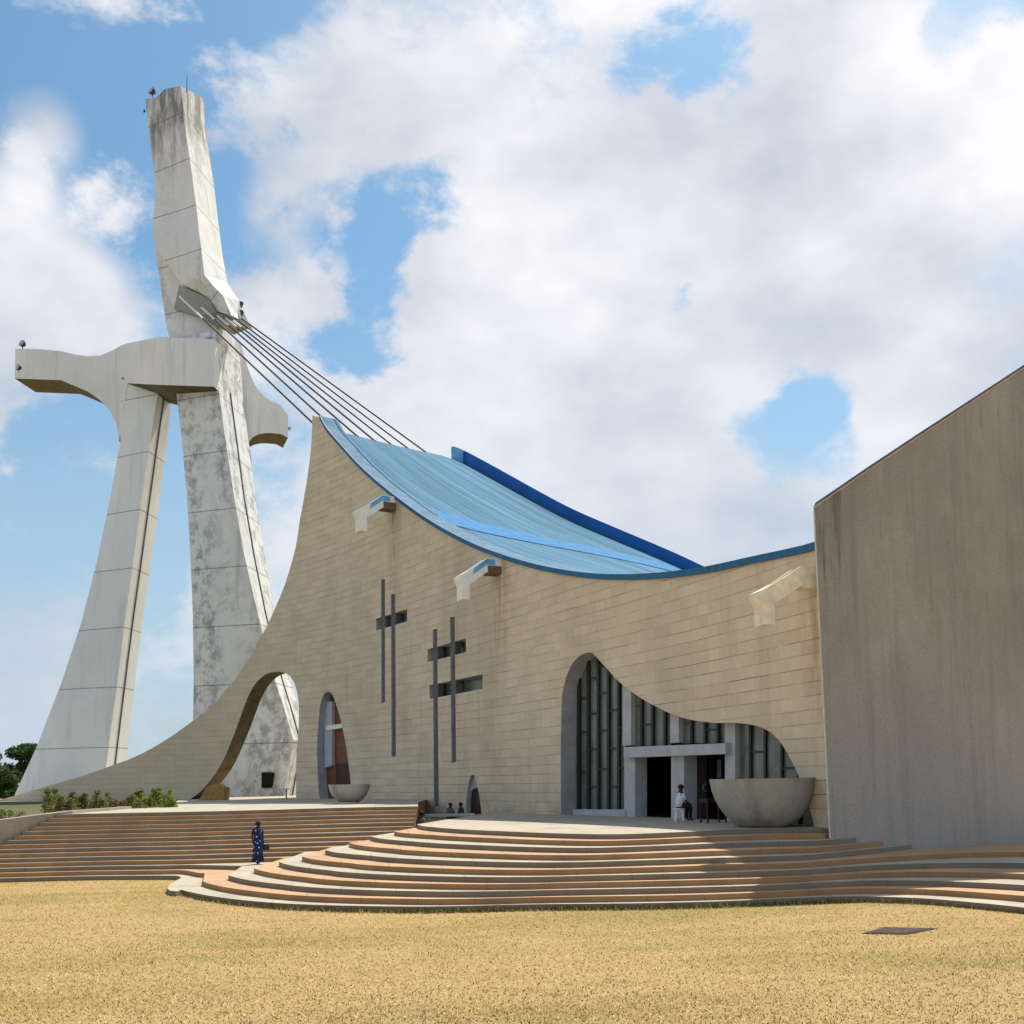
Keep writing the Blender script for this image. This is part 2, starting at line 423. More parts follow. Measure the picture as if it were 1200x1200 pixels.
SMALL = [(545.8, 972), (546, 955), (546.7, 938), (548.3, 922), (551, 911.5), (553.8, 908), (556.5, 911), (559.5, 922), (562.5, 938.5), (564.8, 958), (565.5, 972)]
MAIN = [(657.5, 975), (657.4, 956), (657.2, 890), (657.5, 860), (658.4, 820), (660.5, 806), (663.5, 794), (667, 785), (671, 777.5), (675.5, 772), (680, 768.3), (685, 765.6), (690.5, 764.6), (694, 765.5), (697, 768), (703, 774.5), (710, 782), (717, 790),
        (725, 798.5), (740, 810.5), (752, 818.7), (764, 825.5), (785, 836), (798, 840.5), (812, 844), (836, 847), (852, 847), (866, 847.4), (879, 849), (890, 851.8), (898, 855.3), (905, 860), (913, 868), (920, 878), (929, 894.5), (936.5, 911), (945, 935), (952, 960), (957, 985)]
def quadh(a, b, c, d): return [a, b, c, d]
XBARS = [[(446.4, 679.4), (451.2, 678.5), (451.2, 822.5), (446.9, 824)],
         [(458, 696.6), (463, 695.8), (464, 886), (458.8, 887)],
         [(507, 738), (512.3, 737), (514.2, 944.5), (508.4, 945.5)],
         [(527.2, 723.6), (532.8, 722.4), (534.6, 893), (529, 894.2)]]
XHOR = [[(440.6, 725), (477, 713.7), (477, 728), (441, 739)],
        [(501, 761), (546, 748), (546, 764), (501, 776)],
        [(503, 803), (565.6, 790), (565.6, 807), (503.6, 819)]]
def toS(pts): return [W(x, y) for x, y in pts]
def dens(loop, d=.8, closed=True):
    out = []
    n = len(loop)
    for i in range(n if closed else n - 1):
        a = Vector(loop[i]); b = Vector(loop[(i + 1) % n]); k = max(1, int((b - a).length / d))
        for j in range(k): out.append(tuple(a.lerp(b, j / k)))
    if not closed: out.append(tuple(loop[-1]))
    return out
def smooth_open(P, n=4): return [tuple(q) for q in catmull([Vector(p) for p in P], n)]
topS = smooth_open(toS(TOP)); leftS = smooth_open(toS(LEFT))
# the near end is one vertical line (s=0)
topS[-1] = (0.0, topS[-1][1])
outline = [(0.0, 0.3)] + list(reversed(topS)) + leftS + [(leftS[-1][0], 0.3)]
outline = dens(outline, 1.0)
holes = {'arch': dens(smooth_open(toS(ARCH)), 1.), 'egg': dens(smooth_open(toS(EGG)), 1.), 'small': dens(smooth_open(toS(SMALL)), 1.), 'main': dens(smooth_open(toS(MAIN)), 1.)}
for i, q in enumerate(XBARS): holes['bar%d' % i] = dens(toS(q), .8)
for i, q in enumerate(XHOR): holes['hor%d' % i] = dens(toS(q), .8)
def inside(p, poly):
    x, y = p; c = False; j = len(poly) - 1
    for i in range(len(poly)):
        xi, yi = poly[i]; xj, yj = poly[j]
        if (yi > y) != (yj > y) and x < (xj - xi) * (y - yi) / (yj - yi) + xi: c = not c
        j = i
    return c
def cdt_wall():
    V = []; E = []
    def loop(l):
        n0 = len(V)
        for p in l: V.append(Vector(p))
        for i in range(len(l)): E.append((n0 + i, n0 + (i + 1) % len(l)))
    loop(outline)
    for h in holes.values(): loop(h)
    smax = max(p[0] for p in outline); zmax = max(p[1] for p in outline)
    ns = int(smax / 1.1)
    for i in range(1, ns):
        for j in range(1, int(zmax / 2.2)):
            p = (smax * i / ns, j * 2.2 + .13)
            if inside(p, outline): V.append(Vector(p))
    vo, eo, fo, _, _, _ = delaunay_2d_cdt(V, E, [], 0, 1e-5)
    F2 = []
    for f in fo:
        c = sum((vo[i] for i in f), Vector((0, 0))) / len(f)
        if not inside(c, outline): continue
        if any(inside(c, h) for h in holes.values()): continue
        F2.append(f)
    return vo, F2
TW = 1.35
vo, fo = cdt_wall()

# ------------------------------------------------------------------ cathedral
base = SP(W(655, 955)[0], 11 * H)
church = empty('cathedral', base, 'beige stone cathedral with curved wall, sweeping pale blue roof and flowing doorway', 'cathedral')
nv = len(vo); verts = []; uvs = []
for v in vo: verts.append(SP(v[0], v[1], 0)); uvs.append((v[0], v[1]))
for v in vo: verts.append(SP(v[0], v[1], TW)); uvs.append((v[0], v[1]))
faces = []; fm = []
cnt = {}
for f in fo:
    faces.append(tuple(f)); fm.append(0)
    faces.append(tuple(i + nv for i in reversed(f))); fm.append(0)
    for a, b in zip(f, list(f[1:]) + [f[0]]): cnt.setdefault((min(a, b), max(a, b)), []).append((a, b))
bb = {k: (min(p[0] for p in h) - .05, max(p[0] for p in h) + .05, min(p[1] for p in h) - .05, max(p[1] for p in h) + .05) for k, h in holes.items()}
for k, l in cnt.items():
    if len(l) == 1:
        a, b = l[0]; faces.append((b, a, a + nv, b + nv))
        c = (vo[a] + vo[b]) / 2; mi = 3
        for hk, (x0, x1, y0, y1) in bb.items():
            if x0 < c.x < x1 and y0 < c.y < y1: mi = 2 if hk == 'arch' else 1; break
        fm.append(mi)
fac = mesh_obj('wall', verts, faces, [M['stone'], M['reveal'], M['reveal_stone'], M['coping']], church, uvs=uvs, fmat=fm)
fix_normals(fac)

# coping strips along the top edge
def strip_along(sz, o0, o1, h0, h1, name, mat, parent):
    mb = MB(); secs = []
    for s, z in sz: secs.append([SP(s, z + h0, o0), SP(s, z + h1, o0), SP(s, z + h1, o1), SP(s, z + h0, o1)])
    mb.loft(secs); return mb.build(name, mat, parent)
strip_along(topS, -.12, -.03, -.10, .16, 'coping', M['copingblue'], church)
strip_along(topS, -.028, TW + .1, -.05, .13, 'coping', M['capblue'], church)

# raised white lip round the great doorway
def lip(hole_px, w, o0, o1, name, mat, parent):
    pts = [Vector(p) for p in smooth_open(toS(hole_px), 4)]; mb = MB(); secs = []
    for i, p in enumerate(pts):
        t = (pts[min(i + 1, len(pts) - 1)] - pts[max(0, i - 1)]).normalized(); n = Vector((-t.y, t.x))
        # outward side chosen away from the loop centre
        a = p - n * .003; q = p + n * w
        secs.append([SP(a.x, a.y, o0), SP(q.x, q.y, o0), SP(q.x, q.y, o1), SP(a.x, a.y, o1)])
    mb.loft(secs); return mb.build(name, mat, parent)

# --- infill of the great doorway
def wprism(px_pts, o0, o1, mb, mi=0):
    """a block whose front outline is seen at these photo points on the wall offset o0, reaching back to o1"""
    fr = []; bk = []
    for x, y in px_pts:
        s, z = W(x, y, o0); fr.append(SP(s, z, o0)); bk.append(SP(s, z, o1))
    mb.loft([fr, bk], mi=mi)
win_defs = [
  ((672, 760, 733, 950), [677.5, 688.5, 700.3, 712.3, 724.2], [(677.5, 688.5, [818, 858, 905]), (688.5, 700.3, [795, 836, 878, 922]), (700.3, 712.3, [780, 812, 856, 901]), (712.3, 724.2, [790, 832, 877, 922]), (724.2, 733, [853, 900])]),
  ((738, 800, 786, 874), [751, 764, 778.5], [(744, 751, [827]), (751, 764, [849]), (764, 778.5, [815])]),
  ((795, 825, 850, 871), [809.5, 825.5, 840.5], [(801, 809, [848]), (825, 840, [855])]),
  ((861, 838, 962, 975), [878.6, 896, 915.5, 935], [(878.6, 896, [881, 930]), (896, 915.5, [925]), (915.5, 935, [900])]),
]
GO = .85
for (x0, y0, x1, y1), bars, trans in win_defs:
    g = MB(); wprism([(x0, y0), (x1, y0), (x1, y1), (x0, y1)], GO, GO + .04, g)
    go = g.build('window', M['glass'], church)
    b = MB()
    for bx in bars: wprism([(bx - 1.3, y0), (bx + 1.3, y0), (bx + 1.3, y1), (bx - 1.3, y1)], GO - .12, GO - .003, b)
    for a, c, ys in trans:
        for yy in ys: wprism([(a + 1.05, yy - 1.1), (c - 1.05, yy - 1.1), (c - 1.05, yy + 1.1), (a + 1.05, yy + 1.1)], GO - .10, GO - .004, b)
    b.build('frame', M['frame'], go)
for (pts, o) in [ ([(729.5, 790), (739.5, 790), (739.5, 873), (729.5, 874)], 'c'), ([(731.5, 888), (744, 887), (744, 962), (731.5, 960)], 'c'),
                  ([(785.5, 825), (795.5, 825), (795.5, 870), (785.5, 871)], 'c'), ([(786.5, 884), (801.5, 883), (801.5, 968), (786.5, 967)], 'c'),
                  ([(849.5, 835), (861.5, 835), (861.5, 975), (849.5, 975)], 'c')]:
    mb = MB(); wprism(pts, .62, TW - .1, mb); mb.build('column', M['plaster'], church)
mb = MB(); wprism([(731, 875.5), (850, 871), (850, 883.5), (731, 888)], .34, TW - .1, mb); mb.build('lintel', M['plaster'], church)
mb = MB(); wprism([(671, 948.5), (732, 948.5), (732, 958), (671, 958)], .52, TW - .1, mb); mb.build('window_sill', M['plaster'], church)
# open double doors with a ring handle, standing inside the dark opening
dr = MB(); wprism([(803, 886), (828, 885), (828, 972), (803, 972)], 2.6, 2.68, dr); d1 = dr.build('door', M['nearblack'], church)
mb = MB(); wprism([(829, 890), (834, 890), (834, 912), (829, 912)], 2.9, 2.95, mb); wprism([(840, 890), (845, 890), (845, 912), (840, 912)], 2.9, 2.95, mb); mb.build('door_pane', M['glass'], church)
c = WP(826, 923, 2.56); mb = MB(); mb.tube([c + Vector((math.cos(a) * .07, 0, math.sin(a) * .16)) for a in [i * math.pi / 6 for i in range(13)]], .02, 6); mb.build('handle', M['trim'], d1)
# dark porch interiors (closed boxes behind the openings)
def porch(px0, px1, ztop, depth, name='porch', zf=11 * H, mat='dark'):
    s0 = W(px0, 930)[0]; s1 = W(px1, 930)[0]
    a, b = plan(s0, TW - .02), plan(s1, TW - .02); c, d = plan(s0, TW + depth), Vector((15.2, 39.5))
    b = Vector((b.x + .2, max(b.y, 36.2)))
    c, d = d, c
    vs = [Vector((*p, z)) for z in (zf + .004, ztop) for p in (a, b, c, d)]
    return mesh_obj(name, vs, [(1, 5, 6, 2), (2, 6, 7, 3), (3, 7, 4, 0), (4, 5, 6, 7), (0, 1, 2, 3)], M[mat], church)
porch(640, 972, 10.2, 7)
# --- egg shaped side door
mb = MB(); wprism([(372, 800), (420, 800), (420, 945), (372, 945)], .80, .86, mb); ed = mb.build('door', M['brown'], church)
ed['label'] = 'egg shaped opening with brown wooden door'
mb = MB(); wprism([(380, 822), (389, 822), (389, 897), (380, 900)], .50, .798, mb); mb.build('column', M['plaster'], church)
mb = MB(); wprism([(382, 850.5), (401, 848), (401, 853), (382, 856)], .42, .796, mb); mb.build('lintel', M['white'], church)
mb = MB(); wprism([(393.5, 895), (411, 894), (411, 945), (393.5, 945)], .72, .797, mb); mb.build('door_leaf', M['darkbrown'], ed)
# --- little pointed door
mb = MB(); wprism([(543, 900), (572, 900), (572, 975), (543, 975)], .30, .36, mb); sd = mb.build('door', M['darkbrown'], church)
sd['label'] = 'small pointed dark red door'
mb = MB(); wprism([(546, 900), (562, 900), (562, 923), (555, 924), (550, 930), (548, 938), (546, 938)], .20, .298, mb); mb.build('panel', M['reveal'], sd)
# --- cross shaped slits : vertical fins fill the uprights, horizontals stay deep
for idx, (bars, hors) in enumerate([((0, 1), (0,)), ((2, 3), (1, 2))]):
    mb = MB()
    for k in hors:
        q = XHOR[k]; wprism([(q[0][0] - 4, q[0][1] - 8), (q[1][0] + 14, q[1][1] - 12), (q[2][0] + 14, q[2][1] + 6), (q[3][0] - 4, q[3][1] + 6)], .75, .80, mb)
    cw = mb.build('window', M['glass'], church); cw['label'] = 'double cross of dark slits with %s crossbar' % ('a single', 'a second lower')[idx]
    for k in bars:
        q = XBARS[k]; (x0, y0), (x1, y1), (x2, y2), (x3, y3) = q
        mb = MB(); wprism([(x0 + .0, y0 - 1), (x1 + .3, y1 - 1), (x2 + .3, y2 + 1), (x3 + .0, y3 + 1)], .10, .50, mb); mb.build('mullion', M['panel'], cw)

# --- roof
EDGE = [(371, 486.5, 72.9), (377, 489.5, 73.2), (384, 498, 74.3), (396, 505, 76), (419, 511, 80), (439, 516, 83.5), (459.5, 521, 87), (479, 525.5, 90.5), (500, 530, 94), (516, 533.5, 97), (530, 538, 98.5)]
BACK = [(530, 538, 98.5), (545, 543.5, 97.5), (585, 565, 95), (630, 590, 92.5), (672, 612, 90), (725, 635, 87), (770, 654, 84.5), (809, 671.5, 82), (860, 697, 79), (930, 735, 75), (1000, 770, 71)]
E3 = [atY(x, y, Y * SC) for x, y, Y in EDGE]; B3 = [atY(x, y, Y * SC) for x, y, Y in BACK]
E3, _ = resample(catmull(E3, 6), 40)
B3, _ = resample(catmull(B3, 6), 60)
F3 = [SP(s, z + .12, TW) for s, z in topS]
F3, _ = resample(F3, 60)
E3[0] = F3[0]; E3[-1] = B3[0]
def roofpt(u, v):
    def at(Pn, t):
        x = max(0, min(len(Pn) - 1.0001, t * (len(Pn) - 1))); i = int(x); return Pn[i].lerp(Pn[i + 1], x - i)
    f = at(F3, u); b = at(B3, u); e = at(E3, v); r = F3[-1].lerp(B3[-1], v)
    c = f * (1 - v) + b * v + e * (1 - u) + r * u - (F3[0] * (1 - u) * (1 - v) + F3[-1] * u * (1 - v) + B3[0] * (1 - u) * v + B3[-1] * u * v)
    return c
NU, NV = 60, 40
vs = [roofpt(i / NU, j / NV) for i in range(NU + 1) for j in range(NV + 1)]
uv = [(i / NU, j / NV) for i in range(NU + 1) for j in range(NV + 1)]
fs = [(i * (NV + 1) + j, (i + 1) * (NV + 1) + j, (i + 1) * (NV + 1) + j + 1, i * (NV + 1) + j + 1) for i in range(NU) for j in range(NV)]
roof = mesh_obj('roof', vs, fs, M['roof'], church, smooth=True, uvs=uv)
sol = roof.modifiers.new('thick', 'SOLIDIFY'); sol.thickness = .25; sol.offset = -1
# raised gutter band running across the roof
band = []
for k in range(41):
    t = k / 40; u = .225 + (.60 - .225) * (t ** .9); v = .03 + .90 * t
    n = Vector((0, 0, 1))
    a = roofpt(u, v); b = roofpt(min(1, u + .085), v)
    band.append([a + n * .02, a + n * .06, b + n * .06, b + n * .02])
mb = MB(); mb.loft(band); mb.build('gutter', M['bandblue'], roof)
# dark blue upstand on the far edge
sec = []
for k in range(61):
    p = B3[k]; h = 1.35 * (1 - .25 * k / 60)
    bk = Vector((.35, .6, 0))
    sec.append([p - Vector((0, 0, .3)), p + Vector((0, 0, h)), p + bk + Vector((0, 0, h)), p + bk - Vector((0, 0, .3))])
mb = MB(); mb.loft(sec); mb.build('parapet', M['deepblue'], roof)
e0 = atY(529, 538, 98.7 * SC) ; e1 = atY(542.5, 543, 97.6 * SC)
mb = MB(); mb.prism([e0 - Vector((0, .25, .2)), e1 - Vector((0, .25, .2)), e1 + Vector((0, -.25, 1.3)), e0 + Vector((0, -.25, 1.2))], (.2, .25 + .4, 0)); mb.build('parapet_end', M['midblue'], roof)
# small blue upstand at the peak
a = atY(376, 488, 73 * SC)
mb = MB(); mb.prism([atY(373, 487, 73.2 * SC), atY(383.5, 490, 73.6 * SC), atY(383.5, 499, 73.6 * SC), atY(377, 495, 73.2 * SC)], (.3, .7, 0)); mb.build('upstand', M['midblue'], roof)
# walls closing the far side and the tower end of the hall
def curtain(Pn, name):
    n = len(Pn); vs = [p - Vector((0, 0, .3)) for p in Pn] + [Vector((p.x, p.y, .2)) for p in Pn]
    return mesh_obj(name, vs, [(i, i + 1, n + i + 1, n + i) for i in range(n - 1)], M['stone'], church, uvs=[(i * 1., v.z) for i, v in enumerate(vs)])
curtain(B3, 'back_wall'); curtain(E3, 'end_wall')

# --- rough grey wall on the right
A0 = Vector((atY(972, 965, 34.75).x, 34.75)); B0 = Vector((17.97, 38.7)); dirw = (B0 - A0).normalized()
def onwall(px, py):
    d = ray(px, py); n = Vector((-dirw.y, dirw.x)); k = A0.dot(n) / Vector((d.x, d.y)).dot(n); return EYE + d * k
tp = [onwall(*q) for q in ((953.3, 592.5), (1014, 551), (1075, 510.5), (1138, 469.5), (1200, 429), (1262, 389))]
wn = Vector((-dirw.y, dirw.x, 0))
if wn.y < 0: wn = -wn
mb = MB()
fr = [Vector((A0.x, A0.y, .2))] + tp + [Vector((tp[-1].x, tp[-1].y, .2))]
WO = Vector((.22, .70, 0))
mb.loft([fr, [p + WO for p in fr]])
sw = mb.build('side_wall', M['sidewall'], church); sw['label'] = 'rough grey rendered wall rising to the right'
mb = MB(); secs = []
dz = Vector((0, 0, 1)); dw = Vector((dirw.x, dirw.y, 0))
for p in tp: secs.append([p - wn * .08 - dz * .02, p - wn * .08 + dz * .07, p + WO * 1.1 + dz * .07, p + WO * 1.1 - dz * .02])
mb.loft(secs); mb.build('coping', M['coping'], sw)
mb = MB(); secs = []
for p in tp: secs.append([p - wn * .05 - dz * .07, p - wn * .05 - dz * .025, p - wn * .002 - dz * .025, p - wn * .002 - dz * .07])
mb.loft(secs); mb.build('edge_strip', M['trim'], sw)
q0 = Vector((A0.x, A0.y, .25)); q1 = tp[0].copy()
mb = MB(); mb.prism([q0 - dw * .05 - wn * .03, q0 + dw * .012 - wn * .03, q1 + dw * .012 - wn * .03 - dz * .2, q1 - dw * .05 - wn * .03 - dz * .2], WO * .8)
mb.build('edge_strip', M['trim'], sw)

# --- three rain spouts reaching out of the wall
SPOTS = []
def spout(px, py, L1, scale, lab, drop=1.0, blue=True):
    s, z = W(px, py); i = min(299, int(s / DS)); n = INW[i]; o = Vector((-n.x, -n.y, 0)); t = Vector((-n.y, n.x, 0))
    P0 = SP(s, z, .15); k = scale; wd = .31 * k
    prof = [(0, 0), (1.05, .02), (1.75, -.42 * drop), (2.45, -.80 * drop)]      # trough floor line (out, z)
    def pt(a, zz, side): return P0 + o * (a * k * L1) + Vector((0, 0, zz * k)) + t * side
    def side_wall(sd):
        mbb = MB(); secs = []
        for a, zz in prof: secs.append([pt(a, zz - .35, sd * wd), pt(a, zz + .28, sd * wd), pt(a, zz + .28, sd * (wd - .09 * k)), pt(a, zz - .35, sd * (wd - .09 * k))])
        mbb.loft(secs); return mbb
    mbb = MB(); secs = [[pt(a, zz - .40, wd * 1.02), pt(a, zz - .18, wd * .98), pt(a, zz - .18, -wd * .98), pt(a, zz - .40, -wd * 1.02)] for a, zz in prof]
    mbb.loft(secs)
    wm = M['white'] if blue else M['creampaint']; body = mbb.build('spout', wm, church); body['label'] = lab
    side_wall(1).build('side', wm, body); side_wall(-1).build('side', wm, body)
    # head : a box bent downwards
    he = MB(); a0, z0 = prof[-1]
    hp = [(a0 - .60, z0 + .56), (a0 + .26, z0 + .16), (a0 + .30, z0 + .02), (a0 + .12, z0 - .34), (a0 + .12, z0 - .98), (a0 - .30, z0 - .98), (a0 - .32, z0 - .24)]
    he.loft([[pt(a, zz, wd * 1.06) for a, zz in hp], [pt(a, zz, -wd * 1.06) for a, zz in hp]]); he.build('head', wm, body)
    bl = MB(); secs = [[pt(a, zz - .15, wd * .80), pt(a, zz + .22, wd * .80), pt(a, zz + .22, -wd * .80), pt(a, zz - .15, -wd * .80)] for a, zz in prof[:-1] + [(2.15, -.64 * drop)]]
    # blue lining shown as an open channel
    vs = [p for sct in secs for p in (sct[1], sct[0], sct[3], sct[2])]; fs2 = [(q * 4 + r, q * 4 + r + 1, q * 4 + r + 5, q * 4 + r + 4) for q in range(3) for r in range(3)]
    mesh_obj('lining', vs, fs2, M['midblue'] if blue else M['creampaint'], body)
    for sd_2 in ((-1, 1) if blue else ()):
        pb_ = MB(); pb_.loft([[pt(a, zz - .02, sd_2 * wd), pt(a, zz + .25, sd_2 * wd), pt(a, zz + .25, sd_2 * (wd + .03)), pt(a, zz - .02, sd_2 * (wd + .03))] for a, zz in ((.55, .01), (1.05, .02), (1.75, -.42 * drop), (1.9, -.50 * drop))])
        pb_.build('side_panel', M['midblue'], body)
    rb = MB(); rs = [[pt(a, -.44, wd * 1.07), pt(a, -.05, wd * 1.07), pt(a, -.05, -wd * 1.07), pt(a, -.44, -wd * 1.07)] for a in (-.1, 1.0)]
    rb.loft(rs); rb.build('root', M['rust'] if blue else M['creampaint'], body)
    SPOTS.append((s, z))
    return body
spout(461, 590, .86, 1.22, 'topmost white and blue roof spout below the peak')
spout(584, 664, .86, 1.12, 'white and blue roof spout above the double crossbar cross')
spout(958, 677, 1.0, .92, 'cream roof spout beside the grey wall', blue=False)

# rusty run-off below each spout
_nt = M['stone'].node_tree; _uv = _nt.nodes.new('ShaderNodeUVMap').outputs[0]; _s = sep(_nt, _uv); _c = _nt.nodes['stainin'].outputs[0]
_nz = noise(_nt, mapping(_nt, _uv, (2.2, .35, 1)), 1.2, 6, .65)
for _a, _z in SPOTS:
    dx_ = mathn(_nt, 'ABSOLUTE', mathn(_nt, 'SUBTRACT', _s[0], _a))
    wx = mathn(_nt, 'SUBTRACT', 1, mathn(_nt, 'DIVIDE', dx_, 1.3), None, True)
    dz_ = mathn(_nt, 'SUBTRACT', _z, _s[1]); up_ = mathn(_nt, 'GREATER_THAN', dz_, -.3)
    wz = mathn(_nt, 'SUBTRACT', 1, mathn(_nt, 'DIVIDE', dz_, 7.5), None, True)
    f_ = mathn(_nt, 'MULTIPLY', mathn(_nt, 'MULTIPLY', wx, mathn(_nt, 'MULTIPLY', wz, up_)), ramp(_nt, _nz, .36, .62))
    _c = mix(_nt, mathn(_nt, 'MULTIPLY', f_, .85, None, True), _c, (.24, .13, .07, 1))
_nt.links.new(_c, _nt.nodes['Principled BSDF'].inputs['Base Color'])

# ------------------------------------------------------------------ bell tower
TC = atY(215, 936, 109)
tower = empty('bell_tower', (TC.x, TC.y, 15 * H), 'tall white concrete cross shaped tower with splayed legs and stay cables', 'tower')
wB = Vector((.1, .995, 0))          # from front to back
def corner_back(p, px, py):
    """back corner: along wB from p to the photo column px"""
    lo, hi = 0., 14.
    for _ in range(40):
        mid = (lo + hi) / 2
        if proj(p + wB * mid)[0] < px: lo = mid
        else: hi = mid
    return p + wB * lo
def leg(rows, Yl, Yr, mat, name):
    secs = []
    for (ya, xl, xm, xr) in rows:
        a = atY(xl, ya, Yl); b = atY(xm, ya, Yr); b.z = a.z
        # keep the two front corners level
        a = atY(xl, ya, Yl); z = a.z; b = atY(xm, ya, Yr); b = b + ray(xm, ya) * 0
        b.z = z
        c = corner_back(b, xr, ya); dvec = c - b
        secs.append([a, b, c, a + dvec])
    mb = MB(); mb.loft(secs); return mb.build(name, mat, tower), secs
legL, sL = leg([(945, 11, 119, 143), (910, 27, 123, 146.5), (875, 43, 127.5, 150), (800, 72, 137.5, 158), (727, 96, 147, 167), (656, 114, 157, 177), (584, 129, 167, 186.5), (517, 141, 177, 195), (455, 142, 187, 203), (420, 143, 192, 206)], 112.5, 110.5, M['tower'], 'leg')
legR, sR = leg([(942, 235, 331, 352), (905, 228, 338, 358), (870, 226, 344, 360), (830, 226.5, 332, 350), (795, 227, 320, 341), (720, 226, 301, 323), (650, 223, 285, 312), (580, 219, 273, 300.5), (515, 213, 263, 294), (455, 206, 255, 286), (396.5, 202, 251.5, 281)], 107.6, 105.8, M['tower_dirty'], 'leg')
legR['label'] = 'stained leg nearer the cathedral'
# thin raised ribs on the narrow faces
def rib(secs, t, w, name='rib', mat='coping', mbs=None):
    mb = MB(); ss = []
    for s in secs[:-1]:
        b, c = s[1], s[2]; d = (c - b).normalized(); n = Vector((d.y, -d.x, 0)); p = b.lerp(c, t)
        ss.append([p - d * w + n * .0 - n * .02, p - d * w + n * .09, p + d * w + n * .09, p + d * w - n * .02])
    mb.loft(ss); return mb.build(name, M[mat], tower)
rib(sL, .42, .10, 'rib', 'panel'); rib(sR, .45, .10, 'rib', 'panel')
# window at the foot of the nearer leg
fa = sR[1]; 
def on_legR(px, py):
    z = None
    # plane through the front corners of the lower sections
    a, b, c = sR[0][0], sR[0][1], sR[2][1]
    n = (b - a).cross(c - a).normalized(); d = ray(px, py); return EYE + d * ((a - EYE).dot(n) / d.dot(n)), n
pts = []
for q in ((308, 905), (322, 905.5), (319.5, 923), (308, 923.5)):
    p, n = on_legR(*q); pts.append(p)
if n.y > 0: n = -n
mb = MB(); mb.prism([p + n * .30 for p in pts], -n * .32); mb.build('window', M['dark'], tower)
# crossing block
zf = 0
def T(px, py, Y): return atY(px, py, Y)
mb = MB()
secs = [
 [T(150, 402, 112.0), T(150, 449, 112.0)], [T(187, 395, 105.2), T(187, 451, 105.2)], [T(251, 397.5, 104.6), T(253.5, 453, 104.6)],
]
secs = [[a, Vector((a.x, a.y, b.z)), Vector((a.x, a.y, b.z)) + wB * w_, a + wB * w_] for (a, b), w_ in zip(secs, (4.0, 6.5, 1.3))]
mb.loft(secs); mb.m = [1 if i in (1, 5) else 0 for i in range(len(mb.m))]; mb.build('crossing', [M['arm'], M['moss_shade']], tower)
# far arm of the cross : front shows top edge dipping, underside curved
left = [  # x, top y, bottom-front y, bottom-back y (shifted), Y
 (18, 408.5, 443.5, 115.6), (45, 409, 444.5, 114.6), (72, 411.5, 445.5, 113.6), (88, 415.5, 452, 113.3), (104, 417.5, 459, 113.1), (118, 416.5, 468.5, 112.9), (130, 411.5, 481, 112.75), (138, 407, 497, 112.62), (141.5, 405, 517, 112.60), (150, 402, 452, 112.12)]
secs = []
for x, yt, yb, Y in left:
    a = T(x, yt, Y); b = T(x, yb, Y); off = wB * 4.4
    b.x, b.y = a.x, a.y
    secs.append([a, b, b + off * .97, a + off * .97])
mb = MB(); mb.loft(secs); mb.m = [1 if (i % 4 == 1 and i < 36) else 0 for i in range(len(mb.m))]; al = mb.build('arm', [M['arm'], M['moss_shade']], tower); al['label'] = 'arm reaching out to the left'
right = [(276, 397, 545, 113.8), (281, 399, 540, 113.8), (285, 412, 530, 113.9), (290, 430, 520, 114.0), (297, 448, 512, 114.4), (303, 458, 509, 114.9), (310, 465, 507.5, 115.5), (318, 470, 507.5, 116.0), (329, 474.5, 508.5, 116.8), (337.5, 487, 513, 117.6)]
secs = []
for x, yt, yb, Y in right:
    a = T(x, yt, Y); b = T(x, yb, Y); b.x, b.y = a.x, a.y; off = Vector((-1.3, 3.6, 0))
    secs.append([a, b, b + off, a + off])
mb = MB(); mb.loft(secs); mb.m = [1 if (i % 4 == 1 and i < 36) else 0 for i in range(len(mb.m))]; mb.build('arm', [M['arm'], M['moss_shade']], tower)
# upper shaft, folded towards the roof at its foot
sh = [((170.5, 116), (193.5, 104), (212, 101), (238.5, 115)), ((174, 152), (195, 148.5), (216, 144.5), (241.5, 153.5)), ((181.5, 208), (204, 207), (225, 204.5), (250, 211)), ((182, 232), (206, 231), (228.5, 230), (253, 236)),
      ((179.3, 258), (206, 254), (231, 250), (255.5, 258)), ((179.5, 279), (206, 276), (233, 270), (258, 278)), ((190, 301.5), (214, 297), (236, 293), (261, 301)), ((202, 318), (221, 313), (238, 309), (264, 317)),
      ((212.5, 332.5), (227, 327), (239.5, 322), (266, 331)), ((232, 342), (241, 338), (250, 335), (273, 342)), ((244, 349.5), (252, 348), (262, 347), (280, 352)), ((254, 365), (262, 366.5), (271, 369.5), (281.5, 374.5))]
secs = []
for k, (a, b, c, d) in enumerate(sh):
    fw = 0 if k < 5 else -.33 * (k - 4)
    pa, pb, pc, pd = T(*a, 110.2 + fw), T(*b, 108.9 + fw), T(*c, 107.6 + fw), T(*d, 113.4 + fw)
    n1_, n2_ = (T(183, 114.5, 109.5), T(190.5, 111, 109.0)) if k == 0 else (pa.lerp(pb, .5), pa.lerp(pb, .87))
    bo = Vector((1.4, 3.4, 0))
    secs.append([pa, n1_, n2_, pb, pc, pd, pb.lerp(pc, .35) + bo * 1.2, n2_ + bo, n1_ + bo, pa + bo])
a0_, b0_ = secs[0][0].copy(), secs[0][1].copy()
mb = MB(); mb.loft(secs); mb.build('shaft', M['tower_top'], tower)
lo = [((179.5, 268), (205, 275), (235, 280)), ((183, 300), (212, 312), (240, 318)), ((187, 325), (216, 338), (246, 345)), ((192, 362), (222, 372), (252, 375)), ((195, 384), (224, 390), (254, 392)), ((199, 396), (226, 402), (256, 404)), ((203, 412), (228, 415), (258, 416))]
secs = []
for a, b, c in lo:
    pa, pb, pc = T(*a, 111.2), T(*b, 109.8), T(*c, 109.2); secs.append([pa, pb, pc, pc + Vector((.9, 3., 0)), pa + Vector((.9, 3., 0))])
